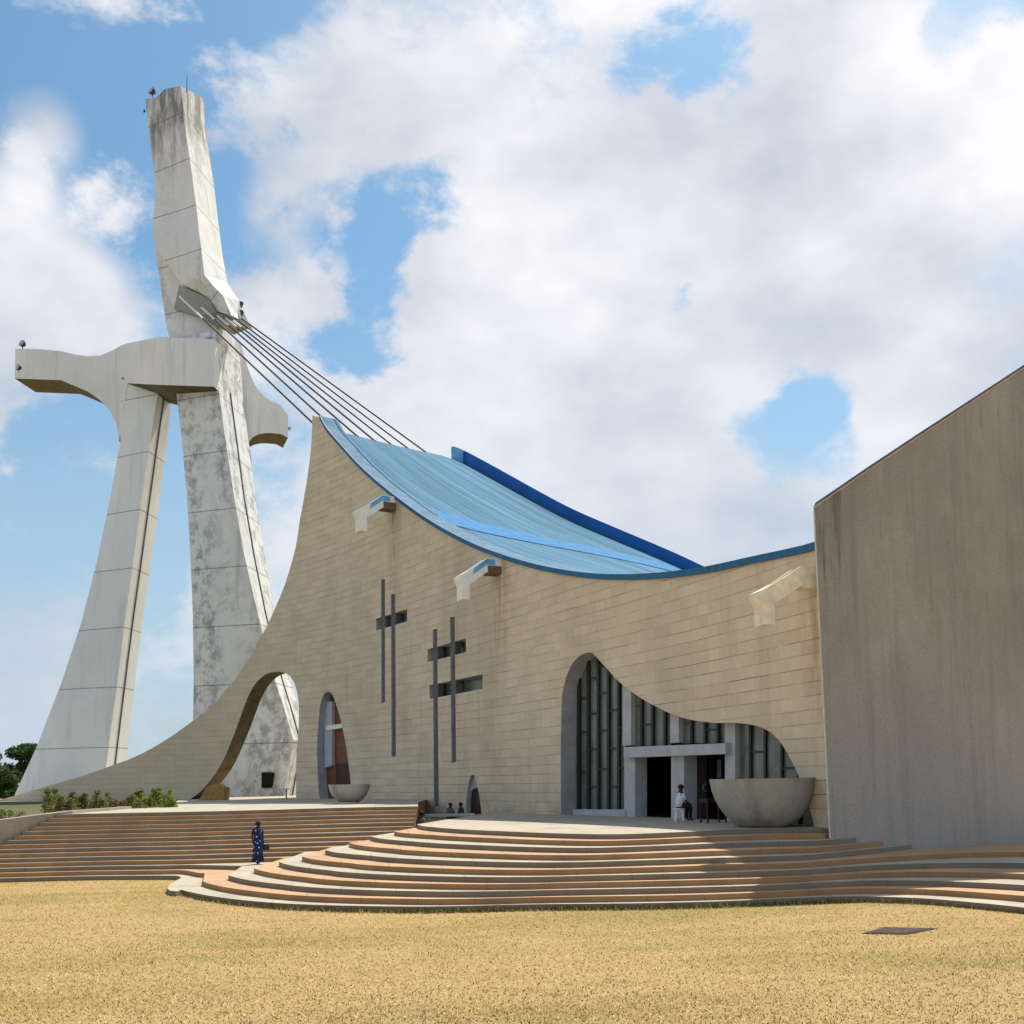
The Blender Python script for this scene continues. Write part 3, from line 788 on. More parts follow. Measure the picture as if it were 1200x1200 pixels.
mb = MB(); mb.loft(secs); mb.build('shaft', M['tower_top'], tower)
# anchorage where the cables leave
mb = MB(); mb.prism([T(210, 334, 109.3), T(245, 350, 108.0), T(253, 366, 107.4), T(283, 375, 107.2), T(262, 384, 107.6), T(232, 370, 108.6), T(204, 362, 109.9)], (.6, 1.8, 0)); mb.build('anchorage', M['bowl'], tower)
for q in ((280.5, 353), (281, 363)):
    p = T(*q, 107.3); mb = MB(); mb.loft([[p, p + Vector((.32, 0, -.05)), p + Vector((.1, 0, -.55))], [v + Vector((0, .5, 0)) for v in (p, p + Vector((.32, 0, -.05)), p + Vector((.1, 0, -.55)))]]); mb.build('bracket', M['black'], tower)
starts = [(211, 348, 108.2), (237, 361, 107.2), (256, 371, 106.6), (266, 374, 106.3), (275, 377, 106.1), (280, 376, 106.3), (283, 373, 106.6)]
ends = [(367, 496, 83.5), (396, 506, 76 * SC), (419, 511.5, 80 * SC), (439, 516.5, 83.5 * SC), (459.5, 521.5, 87 * SC), (479, 526, 90.5 * SC), (500, 530.5, 94 * SC)]
for i, (a, b) in enumerate(zip(starts, ends)):
    pa, pb = T(*a), T(*b); d = (pb - pa).normalized()
    mb = MB(); mb.tube([pa, pb + d * .1], .085, 8); cb = mb.build('cable', M['steel'], tower)
    sl = [8, 4, 2.6, 2.0, 1.2, 0, 0][i]
    if sl: mb = MB(); mb.tube([pa - d * .2, pa + d * sl], .105, 8); mb.build('sleeve', M['cable_highlight'], cb)  # white tube added round the cable as its painted sun highlight
mb = MB(); p = T(219, 103, 109); mb.tube([p - Vector((0, 0, .5)), p + Vector((0, 0, 1.6))], [.05, .02], 6); mb.build('antenna', M['black'], tower)

# flood lights clinging to the tower
def floodlight(p, face, lab, sc=1., src=None):
    o = empty('floodlight', p, lab, 'floodlight', 'floodlights on the bell tower')
    b = MB(); b.tube([p, p + Vector((0, 0, .35 * sc))], .05 * sc, 8); b.build('stand', M['black'], o)
    b = MB(); c = p + Vector((0, 0, .6 * sc)); f = Vector(face).normalized()
    b.tube([c - f * .30 * sc, c - f * .1 * sc, c + f * .2 * sc], [.18 * sc, .34 * sc, .42 * sc], 12); b.build('lamp_head', M['black'], o)
    b = MB(); b.tube([c + f * .201 * sc, c + f * .23 * sc], .36 * sc, 12); b.build('lens', M['plaster'], o)
    return o
floodlight(T(178.5, 113.5, 110.3), (-.5, -.7, .3), 'round black floodlight on top of the tower shaft', 1.0)
floodlight(T(26.5, 409, 113.2), (-.3, -.8, .3), 'black floodlight on top of the left arm tip', .9)
floodlight(T(22, 436, 112.6), (-.6, -.8, .1), 'black floodlight low on the face of the left arm tip', .8)
floodlight(T(339, 505, 117.0), (.8, -.6, .1), 'small black floodlight at the tip of the right arm', .45)
floodlight(T(144, 446, 110.4), (-.2, -.9, -.1), 'small floodlight at the root of the left arm', .4)
floodlight(T(169, 132.5, 110.2), (-.9, -.4, -.1), 'small black floodlight on the left edge of the shaft', .4)

# ------------------------------------------------------------------ steps
def zl(k): return k * H
C1 = [(207, 1040.6), (214, 1043), (233, 1047.5), (258, 1051.5), (283, 1054.5), (316, 1057.5), (350, 1059.5), (395, 1061), (440, 1061.8), (490, 1062.3), (555, 1061.3), (620, 1059.7), (695, 1059), (770, 1058), (840, 1056.2), (900, 1053.7), (940, 1051.8), (975, 1050.7), (1012, 1050.3), (1050, 1051.3), (1088, 1053), (1125, 1056), (1162, 1059.5), (1200, 1063.5), (1260, 1071), (1340, 1084)]
C11 = [(488.6, 966), (494, 967.8), (504, 969), (518, 970.3), (540, 971.8), (560, 972.8), (600, 974.5), (650, 976.4), (710, 977.6), (760, 976.6), (812, 974.3), (860, 972), (920, 970.8), (975, 970.8)]
c1 = [Vector(atZ(x, y, zl(1))[:2]) for x, y in C1]
c11 = [Vector(atZ(x, y, zl(11))[:2]) for x, y in C11] + [Vector((13.2, 36.6)), Vector((16.5, 38.6)), Vector((19.5, 40.5))]
NC = 90
c1, _ = resample(catmull(c1, 4), NC); c11, _ = resample(catmull(c11, 4), NC)
wR = {1: 0, 2: .1, 3: .2, 4: .33, 5: .47, 6: .64, 7: .95, 8: 1.08, 9: 1.2, 10: 1.32, 11: 1.45}
wk = {1: 0, 2: .05, 3: .11, 4: .17, 5: .23, 6: .31, 7: .42, 8: .54, 9: .70, 10: .85, 11: 1}
def front(k):
    lin = (k - 1) / 10; out = []
    for i in range(NC + 1):
        t = i / NC
        # near the left tip and the right side the treads are even
        m = 1.0
        if t < .18: m = min(m, t / .18)
        w = lin * (1 - m) + wk[k] * m
        if t > .55: q_ = min(1, (t - .55) / .33); q_ = q_ * q_ * (3 - 2 * q_); w += (wR[k] - wk[k]) * q_ * (1 if k < 11 else .3)
        a, b = c1[i], c11[i]; out.append(Vector((a.x * (1 - lin) + b.x * lin, a.y * (1 - w) + b.y * w)))
    return out
tips = {1: (207, 1040.6), 2: (238, 1033), 3: (268, 1025.7), 4: (297.5, 1017.5), 5: (327, 1010), 6: (354, 1003.7), 7: (381, 996), 8: (409, 987.5), 9: (434, 980), 10: (462, 974.2), 11: (488.6, 966)}
Vk = {1: (211, 1027), 2: (233, 1023), 3: (277, 1014.5), 4: (327, 1005), 5: (350, 998.5), 6: (388, 991), 7: (424, 983), 8: (457, 975)}
L1 = [Vector(p) for p in ((-20.9, 40.0), (-18.5, 40.3), (-15.5, 40.6), (-13.2, 40.4), (-12.3, 40.2))]
L15 = [Vector(p) for p in ((-18.3, 44.3), (-16.5, 44.5), (-14.2, 44.8), (-12.2, 45.2), (-9.8, 46.4))]
kerbline = [Vector(p) for p in ((-22.5, 37.0), (-19.75, 42.3), (-17.9, 45.0), (-18.3, 52), (-19.2, 62))]
facS = plan(W(572, 958)[0], .4)
def leftcurve(k):
    t = (k - 1) / 14
    return [a.lerp(b, t) for a, b in zip(L1, L15)]
stairs = empty('stairs', (atZ(600, 1059, 0).x, atZ(600, 1059, 0).y, 0), 'broad curving flight of alternating cream and orange steps below the cathedral', 'stairs')
def slab(name, poly, z0, z1, mat, parent, riser=None):
    P2 = [Vector(p) for p in poly]; P2 = [p for i, p in enumerate(P2) if (p - P2[i - 1]).length > .01]
    vo_, _, fo_, _, _, _ = delaunay_2d_cdt(P2, [(i, (i + 1) % len(P2)) for i in range(len(P2))], [], 0, 1e-4)
    vs = [Vector((p.x, p.y, z1)) for p in vo_] + [Vector((p.x, p.y, z0)) for p in vo_]; nn = len(vo_)
    fs = []; fmm = []; ct = {}; kk = [(p.x, p.y) for p in P2]
    for f in fo_:
        c = sum((vo_[i] for i in f), Vector((0, 0))) / len(f)
        if not inside(c, kk): continue
        a, b, d = [vo_[i] for i in f[:3]]
        if (b - a).cross(d - a) < 0: f = list(reversed(f))
        fs.append(tuple(f)); fmm.append(0)
        for q, r_ in zip(f, list(f[1:]) + [f[0]]): ct.setdefault((min(q, r_), max(q, r_)), []).append((q, r_))
    for l in ct.values():
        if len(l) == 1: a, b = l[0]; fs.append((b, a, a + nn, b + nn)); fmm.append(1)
    return mesh_obj(name, vs, fs, [mat, riser or mat], parent, fmat=fmm)
def tiprounded(T_, nxt, prev):
    return [T_ + (prev - T_).normalized() * .30, T_ + ((prev - T_).normalized() + (T_ - nxt).normalized()) * .10, T_]
for k in range(1, 16):
    mat = M['cream'] if k % 2 else M['orange']
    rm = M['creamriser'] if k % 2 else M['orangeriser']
    lc = leftcurve(k)
    back = [Vector((28, 44)), Vector((28, 125)), Vector((-95, 125)), Vector((-95, 98)), Vector((-27.3, 90.6)), Vector((-19.2, 62)), Vector((-18.3, 52)), Vector((-17.8, 45.2))]
    if k <= 8:
        fr = front(k); tip = Vector(atZ(*tips[k], zl(k))[:2]); sh_ = tip - fr[0]
        fr = [p + sh_ * max(0, 1 - i / 14) for i, p in enumerate(fr)]
        V = Vector(atZ(*Vk[k], zl(k))[:2]) if k < 6 else Vector({6: (-7.3, 43.1), 7: (-6.2, 43.9), 8: (-4.9, 44.7)}[k])
        body = smoothL = [Vector(q) for q in catmull(lc + [V], 5)]
        inner = [V + Vector((.25, -.15)), ] if k > 1 else [V + Vector((.1, -.35))]
        if k == 1:
            pre = [Vector(atZ(*q, zl(1))[:2]) for q in ((212, 1029), (206, 1032), (198, 1037), (196, 1041), (199, 1043.5), (207, 1044.5))]
            poly = body + pre + fr[2:] + back
        else:
            poly = body + inner + tiprounded(tip, fr[1], inner[-1]) + fr[1:] + back
        if k <= 8:
            # keep kerb boundary : drop terrace points that would cross the front line
            poly = poly[:-1] + [Vector((-17.9, 45.0))] if lc[0].y < 44.9 else poly
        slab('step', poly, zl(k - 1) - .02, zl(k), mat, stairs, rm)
    else:
        # left part
        re = Vector((-4.2, 45.6 + (k - 9) * .48)); rb_ = plan(W(492, 950)[0], .5)
        body = [Vector(q) for q in catmull(lc + [Vector((-7.2, 44.8 + (k - 9) * .55)), re], 5)]
        poly = body + [Vector((-5.0, 58)), rb_, Vector((-7.0, 125)), Vector((-95, 125)), Vector((-95, 98)), Vector((-27.3, 90.6)), Vector((-19.2, 62)), Vector((-18.3, 52)), Vector((-17.9, 45.0))]
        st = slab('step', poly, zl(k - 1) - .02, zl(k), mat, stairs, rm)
        if k <= 11:
            fr = front(k); tip = Vector(atZ(*tips[k], zl(k))[:2]); sh_ = tip - fr[0]
            fr = [p + sh_ * max(0, 1 - i / 14) for i, p in enumerate(fr)]
            poly = tiprounded(tip, fr[1], facS) + fr[1:] + [Vector((28, 44)), Vector((28, 125)), facS + Vector((3, 4)), facS]
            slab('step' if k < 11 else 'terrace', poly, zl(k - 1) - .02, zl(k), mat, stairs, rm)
# kerb wall closing the steps on the left
mb = MB(); zt = [1.45, 2.17, 2.44, 2.44, 2.44]; secs = []
for i, (p, z) in enumerate(zip(kerbline, zt)):
    d = (kerbline[min(i + 1, 4)] - kerbline[max(i - 1, 0)]).normalized(); n = Vector((-d.y, d.x, 0)) * .38; q = Vector((p.x, p.y, 0))
    secs.append([q, Vector((p.x, p.y, z)), Vector((p.x, p.y, z)) + n, q + n])
mb.loft(secs)
kw = mb.build('kerb_wall', M['kerb']); tag(kw, 'low grey concrete kerb wall closing the left end of the steps', 'kerb wall')
bed = [kerbline[0] + Vector((-.1, 0))] + [p + Vector((-.1, 0)) for p in kerbline[1:]] + [Vector((-27.3, 91)), Vector((-95, 98.5)), Vector((-95, 37))]
tag(slab('planting_bed', bed, 0, 2.12, M['soil'], None), kind='structure')

# ------------------------------------------------------------------ lawn
g = 2500
me = [Vector((-g, -60, 0)), Vector((g, -60, 0)), Vector((g, g, 0)), Vector((-g, g, 0))]
lawn = mesh_obj('ground', me, [(0, 1, 2, 3)], M['lawn']); tag(lawn, kind='structure')
# dry blades standing out of the lawn
mt_b = []
for nm, c in (('straw blade', (.52, .37, .15)), ('pale straw blade', (.68, .53, .29)), ('brown blade', (.12, .07, .02)), ('green blade', (.15, .16, .03))):
    mm, nt, b = newmat(nm, .8); b.inputs['Base Color'].default_value = (*c, 1); mt_b.append(mm)
vs = []; fs = []; fmi = []
rnd = random.Random(3)
def edgeY(x):
    # front line of the lowest step at this x
    best = None
    for a, b in zip(front1, front1[1:]):
        if min(a.x, b.x) <= x <= max(a.x, b.x):
            y = a.y + (b.y - a.y) * (x - a.x) / ((b.x - a.x) or 1e-9); best = y if best is None else min(best, y)
    return best
front1 = c1
nbl = 0
while nbl < 110000:
    y = 13.6 + 27 * rnd.random() ** 1.6; x = (rnd.random() - .5) * 1.0 * y * 1.0
    if rnd.random() < .12 and edgeY(x): y = edgeY(x) - .03 - .3 * rnd.random() ** 2
    e = edgeY(x)
    lim = e if e is not None else 39.6
    if x < -11.2: lim = 39.9
    if y > lim - .03: continue
    gr = math.sin(x * .35 + 1.3) * math.sin(y * .5 + x * .1) > .35
    near = (lim - y) < .25
    h = rnd.uniform(.012, .034) * (1 if not near else rnd.uniform(.8, 4.5)); a = rnd.uniform(0, 6.283); ln = rnd.uniform(.015, .06); w = rnd.uniform(.004, .010)
    dx, dy = math.cos(a), math.sin(a); n0 = len(vs)
    vs += [(x - dy * w, y + dx * w, 0), (x + dy * w, y - dx * w, 0), (x + dx * ln + dy * w * .4, y + dy * ln - dx * w * .4, h), (x + dx * ln - dy * w * .4, y + dy * ln + dx * w * .4, h)]
    fs.append((n0, n0 + 1, n0 + 2, n0 + 3))
    r = rnd.random()
    fmi.append(3 if ((near and r < .6) or (gr and r < .25)) else (0 if r < .45 else 1 if r < .75 else 2)); nbl += 1
gb = mesh_obj('grass', vs, fs, mt_b, fmat=fmi); tag(gb, 'short dry straw coloured grass of the lawn', 'grass', kind='stuff')

# drain cover on the lawn and a white stone
q = [atZ(1010, 1094.5, 0), (atZ(1036, 1087, 0)), atZ(1099, 1088.5, 0), atZ(1063, 1095.5, 0)]
c = sum(q, Vector()) / 4
cv = empty('drain_cover', c, 'flat brown rectangular cover lying in the lawn on the right', 'drain cover')
mb = MB(); mb.prism([p + Vector((0, 0, .001)) for p in q], (0, 0, .014)); mb.build('frame', M['cover'], cv)
mb = MB(); mb.prism([c.lerp(p, .86) + Vector((0, 0, .012)) for p in q], (0, 0, .012)); mb.build('lid', M['cover'], cv)
c = atZ(505, 1067, 0)
mb = MB(); mb.lathe(c, [(.02, 0), (.12, .0), (.14, .05), (.10, .10), (.03, .13)], 9); o = mb.build('stone', M['white'], smooth=True, loc=tuple(c)); tag(o, 'small white stone at the foot of the lowest step', 'stone')

# ------------------------------------------------------------------ bowls
prof = [(.40, 0), (.47, .01), (.56, .07), (.66, .17), (.755, .30), (.84, .45), (.91, .62), (.96, .80), (.99, 1.0), (1.0, 1.02)]
def bowl(px, y, z, Rr, Hh, lab, plinth=False, Yv=None):
    p = atZ(px, y, z) if Yv is None else atY(px, y, Yv); p.z = z
    o = empty('bowl', p, lab, 'bowl', 'concrete bowls below the roof spouts')
    zb = 0
    if plinth:
        b = MB(); b.lathe(p, [(Rr * .46, .0), (Rr * .46, .10)], 40); b.build('plinth', M['trim'], o); zb = .10
    b = MB(); pr = [(r * Rr, zb + h / 1.02 * Hh) for r, h in prof]
    inner = [(Rr * .955, zb + Hh), (Rr * .94, zb + Hh * .9), (Rr * .85, zb + Hh * .55), (Rr * .6, zb + Hh * .25), (.05, zb + Hh * .15)]
    b.lathe(p, pr + inner, 72); ob = b.build('basin', M['bowl'], o, smooth=True)
    md = ob.modifiers.new('es', 'EDGE_SPLIT'); md.split_angle = R(50)
    return o
bowl(896, 969.5, zl(11), 1.78, 1.60, 'large grey concrete bowl in front of the great doorway', Yv=37.0)
bowl(409.5, 942.5, zl(15), 1.08, .90, 'small pale concrete bowl in front of the egg shaped door', True, Yv=57.0)

# ------------------------------------------------------------------ things near the doors
def body_mesh(name, chain, edges, radii, mat, parent, sub=2):
    base = ROOT[parent.name]
    me = bpy.data.meshes.new(name); me.from_pydata([tuple(Vector(v)) for v in chain], edges, [])
    o = bpy.data.objects.new(name, me); COL.objects.link(o); o.parent = parent; ROOT[o.name] = base
    sk = o.modifiers.new('skin', 'SKIN'); sk.use_smooth_shade = True
    if not me.skin_vertices: me.skin_vertices.new()
    for i, r in enumerate(radii):
        rr = r if isinstance(r, tuple) else (r, r); me.skin_vertices[0].data[i].radius = rr; me.skin_vertices[0].data[i].use_root = (i == 0)
    s = o.modifiers.new('sub', 'SUBSURF'); s.levels = sub; s.render_levels = sub
    me.materials.append(mat); return o
def place(o, rz, s): o.rotation_euler = (0, 0, rz); o.scale = (s, s, s)
def hair_cap(parent, c, r, name='hair', mat='hair', hat=False):
    base = ROOT[parent.name]; b = MB(); pr = [(.02, r * 1.02), (r * .6, r * .85), (r * .95, r * .45), (r * 1.04, 0), (r * .95, -r * .3)]
    b.lathe(Vector(c) + base, pr, 20)
    return b.build(name, M[mat], parent, smooth=True)
def extras(parent, head, r, facing=1):
    """nose, ears in one small mesh? they belong to the body: kept inside the skin chain"""
    pass
def standing(loc, rz, s, lab):
    o = empty('person', loc, lab, 'person')
    ch = [(0, 0, .95), (0, 0, 1.15), (0, 0, 1.38), (0, .01, 1.50), (0, .03, 1.60), (0, .035, 1.70), (0, .12, 1.60),
          (.17, 0, 1.40), (.24, -.04, 1.15), (.25, .06, .93), (.25, .09, .84), (-.17, 0, 1.40), (-.24, -.05, 1.15), (-.25, -.02, .90), (-.25, 0, .81),
          (.09, 0, .92), (.10, .08, .50), (.10, .10, .10), (.10, .22, .03), (-.09, 0, .92), (-.10, -.05, .50), (-.10, -.16, .10), (-.10, -.04, .03)]
    ed = [(0, 1), (1, 2), (2, 3), (3, 4), (4, 5), (4, 6), (2, 7), (7, 8), (8, 9), (9, 10), (2, 11), (11, 12), (12, 13), (13, 14), (0, 15), (15, 16), (16, 17), (17, 18), (0, 19), (19, 20), (20, 21), (21, 22)]
    ra = [(.15, .11), (.13, .10), (.15, .10), .055, .095, .075, .018, .055, .042, .032, .036, .055, .042, .032, .036, .09, .06, .042, .035, .09, .06, .042, .035]
    body_mesh('body', ch, ed, ra, M['skin'], o)
    hair_cap(o, (0, .02, 1.63), .115)
    # long print dress, flared hem
    b = MB(); secs = []
    for z, rx, ry, yo in ((1.47, .075, .07, 0), (1.42, .21, .10, 0), (1.30, .19, .125, 0), (1.12, .155, .12, 0), (.95, .19, .15, 0), (.7, .20, .18, 0), (.40, .21, .21, 0), (.12, .25, .27, 0)):
        secs.append([Vector(loc) + Vector((rx * math.cos(a), yo + ry * math.sin(a) * (1 + .08 * math.sin(3 * a)), z)) for a in [2 * math.pi * i / 20 for i in range(20)]])
    b.loft(secs); b.build('dress', M['dress'], o, smooth=True)
    for sx in (-1, 1):
        b = MB(); b.tube([Vector(loc) + Vector((sx * .15, 0, 1.43)), Vector(loc) + Vector((sx * .215, -.025, 1.24))], [.075, .062], 12); b.build('sleeve', M['dress'], o, smooth=True)
    place(o, rz, s); return o
pw = atZ(302, 1013, zl(3))
woman = standing(pw, R(-140), .90, 'woman in a long blue and white print dress walking on the steps')
hb = pw + Matrix.Rotation(R(-140), 3, 'Z') @ Vector((-.25, .0, .0)) * .9
bag = empty('handbag', hb + Vector((.08, 0, .50)), 'small dark handbag hanging from the hand of the woman in blue', 'handbag')
b = MB(); c = Vector(bag.location); b.loft([[c + Vector((x * .15, -.05, z)) for x, z in ((-1, 0), (1, 0), (.8, .2), (-.8, .2))], [c + Vector((x * .15, .05, z)) for x, z in ((-1, 0), (1, 0), (.8, .2), (-.8, .2))]]); b.build('pouch', M['black'], bag, bevel=.02)
b = MB(); b.tube([c + Vector((.1 * math.cos(t), 0, .2 + .09 * math.sin(t))) for t in [i * math.pi / 8 for i in range(9)]], .012, 6); b.build('strap', M['black'], bag)

def seated(loc, rz, s, lab, shirt, seat=.47, lean=.05):
    """sits on a seat whose top is at height seat*s above loc, facing +Y"""
    o = empty('person', loc, lab, 'person'); S = seat
    hp = S + .11
    ch = [(0, 0, hp), (0, .02, hp + .2), (0, .03 + lean, hp + .44), (0, .05 + lean, hp + .56), (0, .08 + lean, hp + .66), (0, .08 + lean, hp + .76), (0, .175 + lean, hp + .66),
          (.17, .03 + lean, hp + .43), (.22, .10 + lean, hp + .18), (.15, .32, hp + .10), (.12, .40, hp + .08), (-.17, .03 + lean, hp + .43), (-.22, .10 + lean, hp + .18), (-.15, .32, hp + .10), (-.12, .40, hp + .08),
          (.10, .08, hp - .02), (.12, .46, hp - .01), (.11, .45, .09), (.11, .60, .04), (-.10, .08, hp - .02), (-.12, .46, hp - .01), (-.11, .45, .09), (-.11, .60, .04)]
    ed = [(0, 1), (1, 2), (2, 3), (3, 4), (4, 5), (4, 6), (2, 7), (7, 8), (8, 9), (9, 10), (2, 11), (11, 12), (12, 13), (13, 14), (0, 15), (15, 16), (16, 17), (17, 18), (0, 19), (19, 20), (20, 21), (21, 22)]
    ra = [(.14, .11), (.13, .10), (.15, .10), .055, .10, .075, .018, .055, .042, .034, .038, .055, .042, .034, .038, .085, .065, .042, .038, .085, .065, .042, .038]
    body_mesh('body', ch, ed, ra, M['skin'], o)
    hair_cap(o, (0, .065 + lean, hp + .69), .118)
    b = MB(); secs = []
    for z, rx, ry, yo in ((hp + .50, .08, .075, .04 + lean), (hp + .455, .20, .10, .03 + lean), (hp + .32, .20, .13, .02 + lean), (hp + .12, .175, .135, .02), (hp - .06, .185, .145, 0)):
        secs.append([Vector(loc) + Vector((rx * math.cos(a), yo + ry * math.sin(a), z)) for a in [2 * math.pi * i / 20 for i in range(20)]])
    b.loft(secs); b.build('shirt', M[shirt], o, smooth=True)
    for sx in (-1, 1):
        b = MB(); b.tube([Vector(loc) + Vector((sx * .14, .03 + lean, hp + .45)), Vector(loc) + Vector((sx * .225, .09 + lean, hp + .2))], [.08, .068], 12); b.build('sleeve', M[shirt], o, smooth=True)
        b = MB(); b.tube([Vector(loc) + Vector((sx * .09, .0, hp - .02)), Vector(loc) + Vector((sx * .12, .44, hp - .0)), Vector(loc) + Vector((sx * .12, .48, hp - .10)), Vector(loc) + Vector((sx * .11, .45, .13))], [.105, .085, .08, .062], 12); b.build('trouser_leg', M['trouser'], o, smooth=True)
    place(o, rz, s); return o
# man on a white stool by the column of the great doorway
pm = atZ(796, 962.5, zl(11)); pm = Vector((pm.x, pm.y, zl(11)))
seated(pm, R(-60), 1.0, 'man in white shirt sitting on a stool by the doorway column', 'shirt', .50, .06)
stool = empty('stool', pm + Vector((.0, -.0, 0)), 'white four legged stool under the man in the white shirt', 'stool')
b = MB(); b.lathe(pm, [(.20, .455), (.21, .47), (.21, .49), (.20, .50)], 24); b.build('seat', M['white'], stool)
for a in (45, 135, 225, 315):
    b = MB(); d = Vector((math.cos(R(a)), math.sin(R(a)), 0)); b.tube([pm + d * .21, pm + d * .16 + Vector((0, 0, .455))], .028, 8); b.build('leg', M['white'], stool)
# dark red table in the doorway
pt_ = atZ(833, 964, zl(11)); rz = R(25)
tb = empty('table', pt_, 'dark red wooden table standing in the doorway behind the big bowl', 'table')
b = MB(); b.box(pt_ + Vector((.1, 0, .86)), (.95, .6, .05), rz); b.build('table_top', M['darkbrown'], tb)
b = MB(); b.box(pt_ + Vector((.1, 0, .79)), (.85, .5, .08), rz); b.build('apron', M['darkbrown'], tb)
for sx in (-1, 1):
    for sy in (-1, 1):
        d = Matrix.Rotation(rz, 3, 'Z') @ Vector((sx * .4, sy * .22, 0)); b = MB(); b.box(pt_ + Vector((.1, 0, .375)) + d, (.05, .05, .75), rz); b.build('leg', M['darkbrown'], tb)
# low white bench with the people behind it, in the dip between the two flights
z8 = zl(8)
pb = atY(527, 957, 54.5); pb.z = z8
bench = empty('bench', pb, 'long low white bench between the two flights of steps', 'bench')
b = MB(); b.box(pb + Vector((0, 0, .50)), (2.45, .55, .14), R(4)); b.build('seat', M['plaster'], bench, bevel=.02)
for sx in (-1, 1):
    b = MB(); b.box(pb + Vector((sx * 1.0, sx * .07, .215)), (.18, .45, .43), R(4)); b.build('support', M['plaster'], bench)
for px, shirt, rz, lab in ((526.5, 'greyshirt', -35, 'person in grey shirt sitting behind the low white bench, facing right'), (542, 'greenshirt', 60, 'person in dark green shirt sitting behind the bench beside the small door')):
    p = atY(px, 950, 55.6); p.z = z8
    seated(p, R(rz), .90, lab, shirt, .30)
    st = empty('stool', p, 'low dark stool under the %s' % ('person in the grey shirt' if shirt == 'greyshirt' else 'person in the green shirt'), 'stool')
    b = MB(); b.lathe(p, [(.19, .23), (.2, .27)], 20); b.build('seat', M['darkbrown'], st)
    for a in (30, 150, 270): d = Vector((math.cos(R(a)), math.sin(R(a)), 0)) * .15; b = MB(); b.tube([p + d, p + d * .8 + Vector((0, 0, .23))], .02, 6); b.build('leg', M['darkbrown'], st)
p = atY(495, 958, 50.0); p.z = z8
seated(p - Vector((0, 0, .12)), R(30), .92, 'person sitting low at the left end of the white bench, only head and shoulders seen', 'greyshirt', .12)
# little lectern like stand inside the arch
p = atZ(335.5, 937, zl(15)); sd_ = empty('stand', p, 'small grey stand on one post under the arch', 'stand')
b = MB(); b.box(p + Vector((0, 0, .35)), (.08, .08, .7)); b.build('post', M['panel'], sd_); b = MB(); b.box(p + Vector((-.35, 0, .74)), (1.1, .4, .07)); b.build('top', M['plaster'], sd_)
p = atZ(247, 938, zl(15))
b = MB(); b.loft([[p + Vector(v) for v in ((-.9, 0, 0), (.95, 0, 0), (.95, 0, .9), (.45, 0, 1.15), (-.2, 0, 1.1))], [p + Vector(v) for v in ((-.9, 1.6, 0), (.95, 1.6, 0), (.95, 1.6, .9), (.45, 1.6, 1.15), (-.2, 1.6, 1.1))]])
o = b.build('stone_block', M['ochre'], loc=tuple(p)); tag(o, 'ochre stone block on the ground inside the arch', 'stone block')

# ------------------------------------------------------------------ plants
def leafcloud(mb_v, mb_f, centers, n, size, rr):
    for _ in range(n):
        c, r = rr.choice(centers); d = Vector((rr.gauss(0, 1), rr.gauss(0, 1), rr.gauss(0, 1))).normalized() * (rr.random() ** .45) * r
        p = c + Vector((d.x, d.y, d.z * .8)); a = Vector((rr.gauss(0, 1), rr.gauss(0, 1), rr.gauss(0, .6))).normalized(); b2 = a.orthogonal().normalized()
        s = size * rr.uniform(.6, 1.4); n0 = len(mb_v)
        mb_v += [p - a * s, p + b2 * s * .5, p + a * s, p - b2 * s * .5]; mb_f.append((n0, n0 + 1, n0 + 2, n0 + 3))
def bush(px0, px1, ytop, ybase, Y, lab, mat, seed, n, up=1.):
    rr = random.Random(seed); p0 = atY((px0 + px1) / 2, ybase, Y); p0.z = 2.12
    o = empty('bush', p0, lab, 'bush', 'bushes in the bed before the wing wall')
    ws = (px1 - px0) / F * Y; hs = (ybase - ytop) / F * Y + .3
    cs = []; st = MB()
    for i in range(int(ws / .2)):
        x = -ws / 2 + ws * (i + rr.random()) / int(ws / .2); h = hs * rr.uniform(.45, 1.05) * up
        y = rr.uniform(-.5, .5); bp = p0 + Vector((x, y, 0)); tp_ = bp + Vector((rr.uniform(-.2, .2), rr.uniform(-.2, .2), h))
        st.tube([bp, bp.lerp(tp_, .5) + Vector((rr.uniform(-.06, .06), 0, 0)), tp_], [.018, .014, .006], 5)
        for q in range(4): cs.append((bp.lerp(tp_, .2 + .25 * q), .42 - .09 * q))
    st.tube([p0 + Vector((-ws / 2, .5, .02)), p0 + Vector((0, 0, .03)), p0 + Vector((ws / 2, -.5, .02))], .03, 5)
    st.build('stem', M['bark'], o)
    v = []; f = []; leafcloud(v, f, cs, n, .065, rr); mesh_obj('foliage', v, f, M[mat], o)
bush(54, 90, 926, 950, 50, 'thin reddish bush left of the bright green one in the bed', 'leafdry', 1, 2200)
bush(66, 88, 926, 948, 51.5, 'bright green upright bush among reddish ones in the bed', 'leaf', 2, 1700)
bush(82, 124, 930, 950, 50.5, 'sparse reddish twiggy bush in the middle of the bed', 'leafdry', 3, 2600)
bush(116, 166, 929, 946, 54, 'reddish green bush left of the green one at the bed end', 'leafdry', 4, 2500)
bush(150, 206, 924, 943, 56, 'wide green bush at the right end of the bed', 'leaf', 5, 4200)
bush(-8, 18, 952, 962, 46, 'low grassy plant at the left edge of the picture by the kerb', 'leaf', 6, 300, .6)
